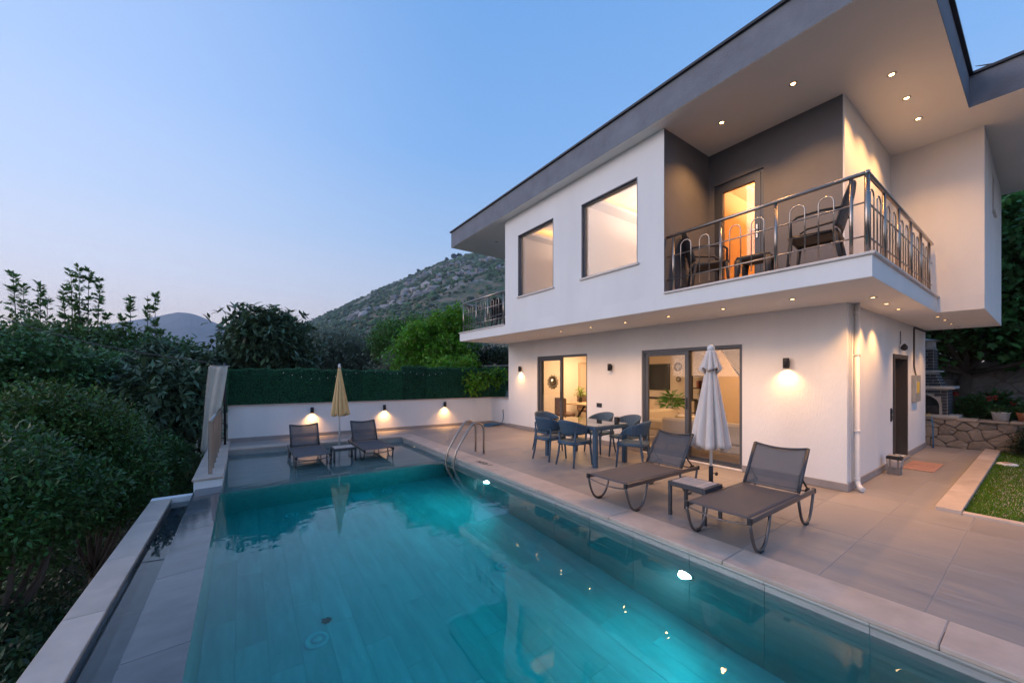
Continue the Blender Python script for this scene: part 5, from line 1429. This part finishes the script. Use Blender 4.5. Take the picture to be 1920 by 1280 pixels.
tree('loquat_tree', 'loquat tree with spreading crown left of the round one', (-1.5, 17.6, GZ), [((-1.55, 17.2, 1.55), (1.7, 1.4, 1.35), 8)], m_loquat, 1300, 11, .28, .09, 7, .14, GR, rosette=True, tw=.2)
tree('fig_tree', 'broad fig tree in the middle of the left garden', (-4.6, 14.0, GZ), [((-4.5, 13.8, 1.4), (1.8, 1.6, 1.25), 9), ((-3.6, 15.6, 1.55), (1.7, 1.5, .95), 6)], m_fig, 4200, 7, .12, .07, 8, .13, GR, tw=.25)
tree('fig_tree', 'dense bush filling the far left edge', (-6.5, 14.6, GZ), [((-6.1, 14.2, 2.0), (1.9, 1.8, 1.5), 10)], m_fig, 4000, 7, .10, .055, 9, .13, GR, tw=.25)
tree('fig_tree', 'yellowish green bush below the tall shoots', (-4.9, 20.2, GZ), [((-4.8, 19.8, 2.2), (2.6, 1.8, 1.35), 10)], leafmat('young_fig_leaf', (.10, .165, .045), .4, .03, .25), 2800, 7, .18, .11, 10, .12, GR, tw=.3)
tree('fig_tree', 'dark bush under the thin shoots right of the far mountain', (-2.7, 19.6, GZ), [((-2.6, 19.4, 1.6), (1.8, 1.5, 1.5), 9)], m_fig, 2200, 7, .15, .09, 11, .12, GR, tw=.28)
def shoots(label, base, tips, seed, cat='tree'):
    g = np.random.default_rng(seed)
    o = thing('walnut_sapling', label, cat, base, 0, GR); Vs = []
    b0 = np.array(base, float)
    for (tx, ty, tz, w_, z_lo) in tips:
        tip = np.array([tx, ty, tz]); n_ = int(30 + 40 * w_)
        mid = b0 * .45 + tip * .55 + np.array([.1, .1, -.2]); mid[:2] = tip[:2] * .7 + b0[:2] * .3
        MB().tube([b0, mid, tip], [.05, .028, .006], 6).build('stem', m_bark, o, True)
        for k in range(n_):
            u = g.uniform(z_lo, 1.0); p = (1 - u) ** 2 * b0 + 2 * u * (1 - u) * mid + u * u * tip
            ln_ = w_ * g.uniform(.3, .8) * (1.1 - u * .6); a = g.uniform(0, 6.28); d = np.array([math.cos(a), math.sin(a), g.uniform(.6, 2.6)]); d /= np.linalg.norm(d)
            m_ = 11; s = np.linspace(.25, 1, m_)
            q = p + d * ln_ * s[:, None] + np.array([0, 0, -.25]) * (s[:, None] ** 2) * ln_
            lat = np.cross(d, [0, 0, 1.0]); lat /= np.linalg.norm(lat) + 1e-9
            sg = np.where(np.arange(m_) % 2 == 0, 1, -1)[:, None]
            dd = unit(d * .8 + lat * sg * .8 + np.array([0, 0, -.1]) + g.normal(0, .2, (m_, 3)))
            Vs.append(blades(m_, q, dd, np.full(m_, .17) * g.uniform(.7, 1.2, m_), np.full(m_, .062), unit(np.tile([0, 0, 1.0], (m_, 1)) + g.normal(0, .3, (m_, 3)))))
    f_ = bpy.data.objects.new('crown', quads_mesh('crown', np.concatenate(Vs) - b0, m_walnut)); C.objects.link(f_); f_.parent = o; f_['kind'] = 'stuff'
shoots('feathery sapling with tall shoots at the far left', (-6.2, 21.4, GZ), [(-6.9, 21.9, 5.35, .6, .5), (-6.6, 21.7, 4.9, .6, .5), (-6.1, 21.4, 5.15, .5, .5), (-7.5, 22.2, 4.3, .9, .45), (-6.4, 21.5, 4.3, .9, .45), (-5.9, 21.3, 4.4, .7, .45), (-8.0, 22.4, 3.9, .9, .4)], 41)
shoots('tallest feathery sapling, second from the left', (-4.9, 20.8, GZ), [(-5.45, 21.0, 5.0, .6, .5), (-5.2, 20.8, 5.4, .6, .5), (-4.95, 20.6, 5.55, .6, .52), (-4.7, 20.6, 5.5, .5, .55), (-4.35, 20.3, 5.15, .4, .55), (-5.0, 20.7, 4.4, .9, .45), (-4.2, 20.3, 3.9, .7, .45)], 42)
shoots('slim feathery shoot left of the far mountain', (-3.6, 20.9, GZ), [(-3.65, 20.9, 4.65, .45, .6), (-3.9, 21.0, 3.9, .5, .55), (-3.5, 20.8, 3.4, .6, .5)], 43)
shoots('slim pair of feathery shoots in front of the far mountain', (-3.0, 20.5, GZ), [(-3.1, 20.5, 4.8, .35, .62), (-2.85, 20.4, 4.85, .4, .62), (-2.7, 20.3, 3.4, .5, .55)], 44)
GB = 'trees behind the hedge'
tree('olive_tree', 'grey-green olive tree behind the hedge, left one', (3.9, 22.9, GZ), [((3.9, 22.6, 2.3), (1.9, 1.8, 2.0), 12)], m_olive, 4200, 8, .17, .052, 12, .16, GB, tw=.25)
tree('olive_tree', 'grey-green olive tree behind the hedge, right one', (6.0, 21.9, GZ), [((5.9, 21.6, 2.2), (1.9, 1.8, 1.95), 12)], m_olive, 4200, 8, .17, .052, 13, .16, GB, tw=.25)
tree('olive_tree', 'small olive tree between the big olives and the bright mulberry', (5.7, 17.2, GZ), [((5.75, 17.0, 1.9), (1.1, 1.1, 1.2), 8)], m_olive, 1900, 8, .15, .048, 14, .12, GB, tw=.22)
tree('mulberry_tree', 'bright green tree behind the hedge, farther one', (7.0, 19.3, GZ), [((6.9, 19.2, 3.3), (1.9, 1.5, 1.75), 12)], leafmat('lime_leaf', (.09, .20, .035), .35, .02, .3), 2600, 7, .15, .08, 15, .15, GB, tw=.28)
tree('mulberry_tree', 'bright green tree leaning over the hedge', (6.4, 14.0, GZ), [((6.0, 13.9, 2.5), (1.45, 1.1, 1.35), 13), ((6.9, 13.6, 3.3), (.75, .8, 1.15), 6), ((5.3, 13.9, 3.0), (.45, .6, .8), 4), ((6.2, 13.8, 3.55), (.4, .5, .75), 4), ((5.75, 12.1, 1.95), (.6, .5, .45), 4), ((6.3, 11.7, 1.75), (.55, .4, .6), 4), ((6.35, 11.1, 1.35), (.38, .18, .5), 5), ((7.15, 11.2, 1.65), (.5, .3, .32), 4), ((7.2, 11.0, 1.35), (.16, .14, .24), 2)], m_mulb, 4600, 7, .12, .075, 16, .13, GB, tw=.22, droop=.35, limbs=9)
tree('dark_evergreen', 'dark evergreen under the far balcony', (8.6, 13.6, GZ), [((8.5, 13.2, 1.9), (1.3, 1.1, 1.15), 9)], m_oldleaf, 1800, 8, .14, .05, 17, .13, GB, tw=.22)
pk = thing('wooden_post_fence', 'weathered grey rail behind the hedge under the far balcony', 'fence', (8.2, 11.7, GZ))
m_grey = mat('weathered_wood', (.25, .23, .22), .9, var=.2, scale=5)
for x in (7.5, 8.6, 9.7): B(x - .04, x + .04, 11.66, 11.74, GZ, 2.1).build('post', m_grey, pk, True)
MB().tube([(6.9, 11.64, 1.98), (9.9, 11.62, 2.08)], .03, 8).build('rail', m_grey, pk, True)
# right side: trees over the stone wall
GV = 'trees right of the villa'
vt = tree('plane_tree', 'broad-leaved tree hanging over the stone wall and barbecue', (16.3, 1.4, .5), [((16.0, 1.5, 3.2), (1.5, 2.6, 1.15), 12), ((16.2, .6, 5.0), (1.6, 2.0, 1.5), 10), ((15.6, 2.6, 2.3), (.9, 1.4, .7), 5), ((16.0, -.2, 2.3), (.8, 1.1, .6), 4)], m_plane, 3600, 7, .17, .13, 18, .16, GV, tw=.3, droop=.2, limbs=10)
tree('plane_tree', 'tall dense tree filling the gap right of the block', (18.5, .9, 1.8), [((18.4, .8, 4.6), (1.9, 2.6, 2.4), 12), ((19.0, 1.0, 7.2), (1.6, 2.2, 1.3), 8)], leafmat('tall_tree_leaf', (.045, .13, .045), .45, .02, .2), 3400, 7, .19, .14, 19, .2, GV, tw=.32)
tree('laurel_bush', 'dark bush growing on the second stone wall', (17.4, .6, 1.9), [((17.2, .6, 2.6), (.8, 2.4, .9), 8)], m_oldleaf, 1500, 7, .14, .07, 20, .08, GV, 'bush', tw=.25)
pn = thing('pine_trunk', 'pale bare pine trunk with thin branches behind the roof eave', 'tree', (22.5, .75, 1.9), 0, GV)
MB().tube([(22.5, .75, 1.9), (22.4, .75, 6), (22.55, .72, 9.5), (22.5, .7, 13)], [.26, .22, .18, .12], 12).build('trunk', mat('pine_bark', (.36, .25, .19), .9, var=.3, scale=5, bump=.7, bscale=20), pn, True)
rr = random.Random(3)
for k in range(16):
    z = 7 + k * .38; a = rr.uniform(0, 6.28); ln_ = rr.uniform(.8, 2.0)
    pts = [(22.5, .74, z), (22.5 + math.cos(a) * ln_ * .5, .74 + math.sin(a) * ln_ * .5, z + .15), (22.5 + math.cos(a) * ln_, .74 + math.sin(a) * ln_, z + rr.uniform(-.3, .4))]
    MB().tube(pts, [.05, .03, .01], 6).build('branch', m_bark, pn, True)
# the largest single leaves of the trees nearest in view
def leaf_shape(kind):
    if kind == 'lobed':
        pts = [(0, 0), (.22, -.10), (.30, .12), (.52, .10), (.36, .34), (.50, .62), (.22, .60), (0, 1.0), (-.22, .60), (-.50, .62), (-.36, .34), (-.52, .10), (-.30, .12), (-.22, -.10)]
        V = [(x, y, .10 * abs(x) - .05 * y * y) for x, y in pts] + [(0, .35, -.03)]; n = len(pts)
        return MB().add(V, [(i, (i + 1) % n, n) for i in range(n)])
    n = 7; V = []; 
    for i in range(n + 1):
        y = i / n; w = .16 * math.sin(PI * min(1, y * .97 + .02)) ** .8 * (1 - .25 * (y - .5)); z = -.18 * y * y
        V += [(-w, y, z + .05), (0, y, z), (w, y, z + .05)]
    F = []
    for i in range(n):
        for k in (0, 1): F.append((i * 3 + k, i * 3 + k + 1, i * 3 + k + 4, i * 3 + k + 3))
    return MB().add(V, F, True)
def single_leaves(name_of, spots, n, size, kind, m, seed):
    t_ = [o_ for o_ in C.objects if o_.parent is None and o_.get('label') == name_of][0]
    me = leaf_shape(kind).mesh('leaf', m); r = random.Random(seed)
    for k in range(n):
        c, rr_ = r.choice(spots); c = Vector(c)
        to = (Vector((0, 0, 1.65)) - c).normalized()
        d = (Vector((r.gauss(0, 1), r.gauss(0, 1), r.gauss(0, 1))).normalized() + to * .9).normalized()
        p = c + Vector((d.x * rr_[0], d.y * rr_[1], d.z * rr_[2])) * r.uniform(.92, 1.06)
        o_ = bpy.data.objects.new('leaf', me); C.objects.link(o_); o_.parent = t_
        o_.location = p - t_.location
        out = (d + Vector((r.gauss(0, .5), r.gauss(0, .5), r.gauss(-.15, .4)))).normalized()
        o_.rotation_euler = out.to_track_quat('Y', 'Z').to_euler()
        s_ = size * r.uniform(.75, 1.25); o_.scale = (s_, s_, s_)
single_leaves('broad-leaved tree hanging over the stone wall and barbecue', [((16.0, 1.5, 3.2), (1.5, 2.6, 1.15)), ((16.2, .6, 5.0), (1.6, 2.0, 1.5)), ((15.6, 2.6, 2.3), (.9, 1.4, .7)), ((16.0, -.2, 2.3), (.8, 1.1, .6))], 280, .19, 'lobed', m_plane1, 5)
single_leaves('round-topped loquat tree rising behind the hedge', [((.35, 16.9, 2.45), (1.85, 1.6, 1.75))], 220, .30, 'long', m_loquat1, 6)
single_leaves('large-leaved loquat tree standing behind the canvas screen', [((-1.75, 13.7, .55), (1.35, 1.3, 1.6))], 240, .28, 'long', m_loquat1, 7)
# undergrowth below the citrus trees
g = np.random.default_rng(77); n_ = 26000
X = g.uniform(-9, -1.2, n_); Y = g.uniform(1.5, 18, n_)
P_ = np.stack([X, Y, GZ + .12 * np.sin(X * .9 + 1) * np.cos(Y * .7) + g.uniform(-.02, .25, n_)], 1)
d_ = unit(np.stack([g.normal(0, .7, n_), g.normal(0, .7, n_), np.abs(g.normal(.6, .5, n_))], 1))
o = bpy.data.objects.new('undergrowth', quads_mesh('undergrowth', blades(n_, P_, d_, g.uniform(.06, .2, n_), g.uniform(.015, .05, n_), unit(g.normal(0, 1, (n_, 3)))), mat('undergrowth_leaf', (.025, .05, .02), .7, island=.5, hue=.04))); C.objects.link(o)
tag(o, 'weeds and dry leaves covering the ground under the citrus trees', 'ground cover', kind='stuff')

dl = thing('fallen_leaf', 'single dark leaf lying on the pool floor beside the near inlet', 'leaf', (.68, 4.02, FZ + .004), .7)
link(leaf_shape('lobed').mesh('leaf_blade', mat('dead_leaf', (.10, .07, .03), .7)), 'leaf_blade', dl, (0, 0, .006)).scale = (.1, .1, .1)
# ------------------------------------------------------------------ mountains
def value_noise(x, y, seed):
    g = np.random.default_rng(seed); T_ = g.uniform(-1, 1, (256, 256))
    xi, yi = np.floor(x).astype(int), np.floor(y).astype(int); fx, fy = x - xi, y - yi
    fx = fx * fx * (3 - 2 * fx); fy = fy * fy * (3 - 2 * fy)
    a = T_[xi % 256, yi % 256]; b = T_[(xi + 1) % 256, yi % 256]; c = T_[xi % 256, (yi + 1) % 256]; d = T_[(xi + 1) % 256, (yi + 1) % 256]
    return (a * (1 - fx) + b * fx) * (1 - fy) + (c * (1 - fx) + d * fx) * fy
def fbm(x, y, seed, oct_=5):
    s = 0; a = 1; t_ = 0
    for k in range(oct_): s = s + a * value_noise(x * 2 ** k, y * 2 ** k, seed + k); t_ += a; a *= .5
    return s / t_
YAW = math.atan(503 / 712)
Fv = np.array([math.sin(YAW), math.cos(YAW)]); Rv = np.array([math.cos(YAW), -math.sin(YAW)])
def hill(name, prof, d_ridge, d_foot, d_back, nu, nv, rough, m, seed, z_foot):
    """prof: (lateral tangent, height tangent) pairs of the ridge seen from the terrace"""
    lat = np.array([p[0] for p in prof]); ht = np.array([p[1] for p in prof])
    U = np.linspace(lat[0], lat[-1], nu); H = np.interp(U, lat, ht)
    tv = np.concatenate([np.linspace(0, 1, nv), np.linspace(1.05, 1.6, 12)])
    uu, tt = np.meshgrid(U, tv, indexing='ij'); hh = np.repeat(H[:, None], len(tv), 1)
    dep = np.where(tt <= 1, d_foot + (d_ridge - d_foot) * tt, d_ridge + (d_back - d_ridge) * (tt - 1) / .6)
    zr_ = 1.65 + hh * d_ridge
    sh_ = np.where(tt <= 1, tt ** .92, 1 - (tt - 1) / .6 * .8)
    z = z_foot + (zr_ - z_foot) * sh_
    lx = uu * np.minimum(dep, d_ridge)
    px = Fv[0] * dep + Rv[0] * lx; py = Fv[1] * dep + Rv[1] * lx
    s = d_ridge / 12
    amp = rough * d_ridge * np.clip(hh / .12, .04, 1)
    nz = fbm(px / s + 50, py / s + 50, seed)
    fine = fbm(px / s * 7 + 20, py / s * 7 + 20, seed + 9, 4)
    z = z + amp * (nz * np.clip(1.15 - sh_, .18, 1) + .22 * np.maximum(0, fine) * 1.4 * np.clip(tt, .2, 1))
    n2 = len(tv)
    V = np.stack([px, py, z], -1).reshape(-1, 3); F = [(i * n2 + j, (i + 1) * n2 + j, (i + 1) * n2 + j + 1, i * n2 + j + 1) for i in range(nu - 1) for j in range(n2 - 1)]
    o = MB().add(V, F, False).build(name, m); tag(o, kind='structure')
    return px, py, z, n2
def mtn_mat(name, scrub, earth, rock, sc_):
    m = bpy.data.materials.new(name); m.use_nodes = True; t = m.node_tree; n = t.nodes; l = t.links; b = n['Principled BSDF']; b.inputs['Roughness'].default_value = .95
    co = n.new('ShaderNodeTexCoord')
    def nz(s, d=8, r=.65):
        q = n.new('ShaderNodeTexNoise'); q.inputs['Scale'].default_value = s; q.inputs['Detail'].default_value = d; q.inputs['Roughness'].default_value = r; l.new(co.outputs['Object'], q.inputs['Vector']); return q
    def rp(src, a, c):
        q = n.new('ShaderNodeMapRange'); q.inputs['From Min'].default_value = a; q.inputs['From Max'].default_value = c; l.new(src, q.inputs['Value']); return q.outputs[0]
    m1 = n.new('ShaderNodeMixRGB'); m1.inputs[1].default_value = (*scrub, 1); m1.inputs[2].default_value = (*earth, 1); l.new(rp(nz(sc_ * 9).outputs['Fac'], .44, .60), m1.inputs[0])
    m2 = n.new('ShaderNodeMixRGB'); m2.inputs[2].default_value = (*rock, 1); l.new(m1.outputs[0], m2.inputs[1])
    sx_ = n.new('ShaderNodeSeparateXYZ'); l.new(co.outputs['Object'], sx_.inputs[0]); hs_ = rp(sx_.outputs['Z'], 40, 260)
    ad_ = n.new('ShaderNodeMath'); ad_.operation = 'MULTIPLY_ADD'; l.new(hs_, ad_.inputs[0]); ad_.inputs[1].default_value = .16; l.new(nz(sc_ * 1.6, 6).outputs['Fac'], ad_.inputs[2])
    ml = n.new('ShaderNodeMath'); ml.operation = 'MULTIPLY'; l.new(rp(ad_.outputs[0], .54, .64), ml.inputs[0]); l.new(rp(nz(sc_ * 22, 6).outputs['Fac'], .42, .58), ml.inputs[1]); l.new(ml.outputs[0], m2.inputs[0])
    l.new(m2.outputs[0], b.inputs['Base Color'])
    bz = nz(sc_ * 14, 8, .7); bp = n.new('ShaderNodeBump'); bp.inputs['Strength'].default_value = 1; bp.inputs['Distance'].default_value = 4; l.new(bz.outputs['Fac'], bp.inputs['Height']); l.new(bp.outputs[0], b.inputs['Normal'])
    return m
px2t = lambda u, v: ((u - 960) / 712, (704 - v) / 712)
m_mtn = mtn_mat('scrub_mountain', (.085, .125, .058), (.29, .215, .145), (.42, .385, .365), .012)
prof = [px2t(*p) for p in [(300, 704), (400, 684), (480, 672), (530, 642), (568, 611), (620, 586), (700, 549), (760, 523), (800, 503), (830, 491), (880, 478), (930, 470), (1000, 452), (1200, 430), (1500, 420), (1800, 450)]]
PXm, PYm, PZm, n2m = hill('mountain', prof, 620, 120, 900, 300, 130, .022, m_mtn, 3, -4)
# scrub on the mountainside
g = np.random.default_rng(12)
ico = bmesh.new(); bmesh.ops.create_icosphere(ico, subdivisions=1, radius=1); iv = np.array([v.co[:] for v in ico.verts]); ifc = np.array([[v.index for v in f.verts] for f in ico.faces]); ico.free()
nb = 26000
ii = g.integers(20, 175, nb); jj = (g.uniform(.05, 1, nb) ** .8 * 128).astype(int)
dens = fbm(PXm[ii, jj] / 45, PYm[ii, jj] / 45, 31, 3); keep = dens + g.uniform(-.35, .35, nb) > -.2
ii, jj = ii[keep], jj[keep]; nb = len(ii)
ctr = np.stack([PXm[ii, jj], PYm[ii, jj], PZm[ii, jj]], 1) + np.stack([g.uniform(-2, 2, nb), g.uniform(-2, 2, nb), np.zeros(nb)], 1)
siz = .55 + 3.2 * g.uniform(0, 1, nb) ** 3.2 * (.5 + .5 * (jj / 128))
vv = ctr[:, None, :] + iv[None] * siz[:, None, None] * np.array([1.15, 1.15, .85]) * (1 + g.normal(0, .16, (nb, len(iv), 1)))
ff = (ifc[None] + (np.arange(nb) * len(iv))[:, None, None]).reshape(-1, 3)
me = bpy.data.meshes.new('scrub'); nv_ = nb * len(iv); nf_ = len(ff)
me.vertices.add(nv_); me.vertices.foreach_set('co', vv.astype(np.float32).ravel()); me.loops.add(nf_ * 3); me.loops.foreach_set('vertex_index', ff.astype(np.int32).ravel())
me.polygons.add(nf_); me.polygons.foreach_set('loop_start', np.arange(0, nf_ * 3, 3, dtype=np.int32))
me.materials.append(mat('scrub_leaf', (.065, .105, .042), .9, island=.5, hue=.03)); me.update(calc_edges=True)
o = bpy.data.objects.new('scrub', me); C.objects.link(o); tag(o, 'dark scrub bushes dotted over the mountainside', 'scrub', kind='stuff')
# rock outcrops breaking through the upper slope
nb2 = 5200
i2 = g.integers(20, 175, nb2); j2 = (25 + g.uniform(0, 1, nb2) ** .7 * 103).astype(int)
d2 = fbm(PXm[i2, j2] / 60 + 9, PYm[i2, j2] / 60 + 9, 71, 3) + .30 * (j2 / 128 - .75)
kp = d2 > .10; i2, j2 = i2[kp], j2[kp]; nb2 = len(i2)
c2 = np.stack([PXm[i2, j2], PYm[i2, j2], PZm[i2, j2] - .3], 1) + np.stack([g.uniform(-3, 3, nb2), g.uniform(-3, 3, nb2), np.zeros(nb2)], 1)
s2 = .8 + 3.4 * g.uniform(0, 1, nb2) ** 2.5
v2 = c2[:, None, :] + iv[None] * s2[:, None, None] * np.array([1.3, 1.0, 1.0]) * (1 + g.normal(0, .28, (nb2, len(iv), 1)))
f2 = (ifc[None] + (np.arange(nb2) * len(iv))[:, None, None]).reshape(-1, 3)
me2 = bpy.data.meshes.new('rocks'); me2.from_pydata(v2.reshape(-1, 3).tolist(), [], f2.tolist()); me2.materials.append(mat('mountain_rock', (.34, .30, .28), .95, island=.3, var=.2, scale=.4)); me2.update()
o = bpy.data.objects.new('rocks', me2); C.objects.link(o); tag(o, 'grey rock outcrops scattered over the upper mountainside', 'rocks', kind='stuff')
# single pines on the ridge
def ridge_pine(u, v, h, lab, seed):
    a, b = px2t(u, v); d = 618; x = Fv[0] * d + Rv[0] * a * d; y = Fv[1] * d + Rv[1] * a * d; z = 1.65 + b * d - 4
    tree('ridge_pine', lab, (x, y, z - h * .3), [((x, y, z + h * .45), (h * .42, h * .42, h * .38), 5)], m_oldleaf, 260, 5, h * .16, h * .07, seed, h * .04, 'lone pines on the mountain ridge', limbs=3, tw=h * .1)
for i, (u, v, h, lab) in enumerate([(611, 588, 6, 'lowest lone pine on the mountain ridge'), (762, 523, 6, 'lone pine halfway up the mountain ridge'), (785, 508, 8, 'lone pine left of the ridge-top cluster'), (838, 487, 9, 'left pine of the ridge-top cluster'), (851, 483, 11, 'tallest pine of the ridge-top cluster'), (862, 480, 10, 'right pine of the ridge-top cluster')]):
    ridge_pine(u, v, h, lab, 60 + i)
prof2 = [px2t(*p) for p in [(-900, 660), (-200, 640), (40, 625), (150, 618), (215, 606), (262, 599), (300, 592), (330, 586), (352, 586), (372, 592), (410, 608), (460, 628), (540, 645), (700, 660), (900, 670)]]
hill('far_mountain', prof2, 1800, 1200, 2200, 160, 30, .006, mtn_mat('far_slope', (.07, .075, .06), (.12, .10, .085), (.16, .15, .15), .004), 23, -6)

# ------------------------------------------------------------------ air
HAZE = True
if HAZE:
    hz = bpy.data.materials.new('haze'); hz.use_nodes = True; t = hz.node_tree; t.nodes.remove(t.nodes['Principled BSDF'])
    pv = t.nodes.new('ShaderNodeVolumePrincipled'); pv.inputs['Color'].default_value = (.66, .80, 1.0, 1); pv.inputs['Density'].default_value = 0.00032; pv.inputs['Anisotropy'].default_value = 0.0
    t.links.new(pv.outputs[0], t.nodes['Material Output'].inputs['Volume'])
    o = B(-2600, 2600, -2600, 2600, GZ - 12, 330).build('haze', hz); tag(o, kind='stuff')
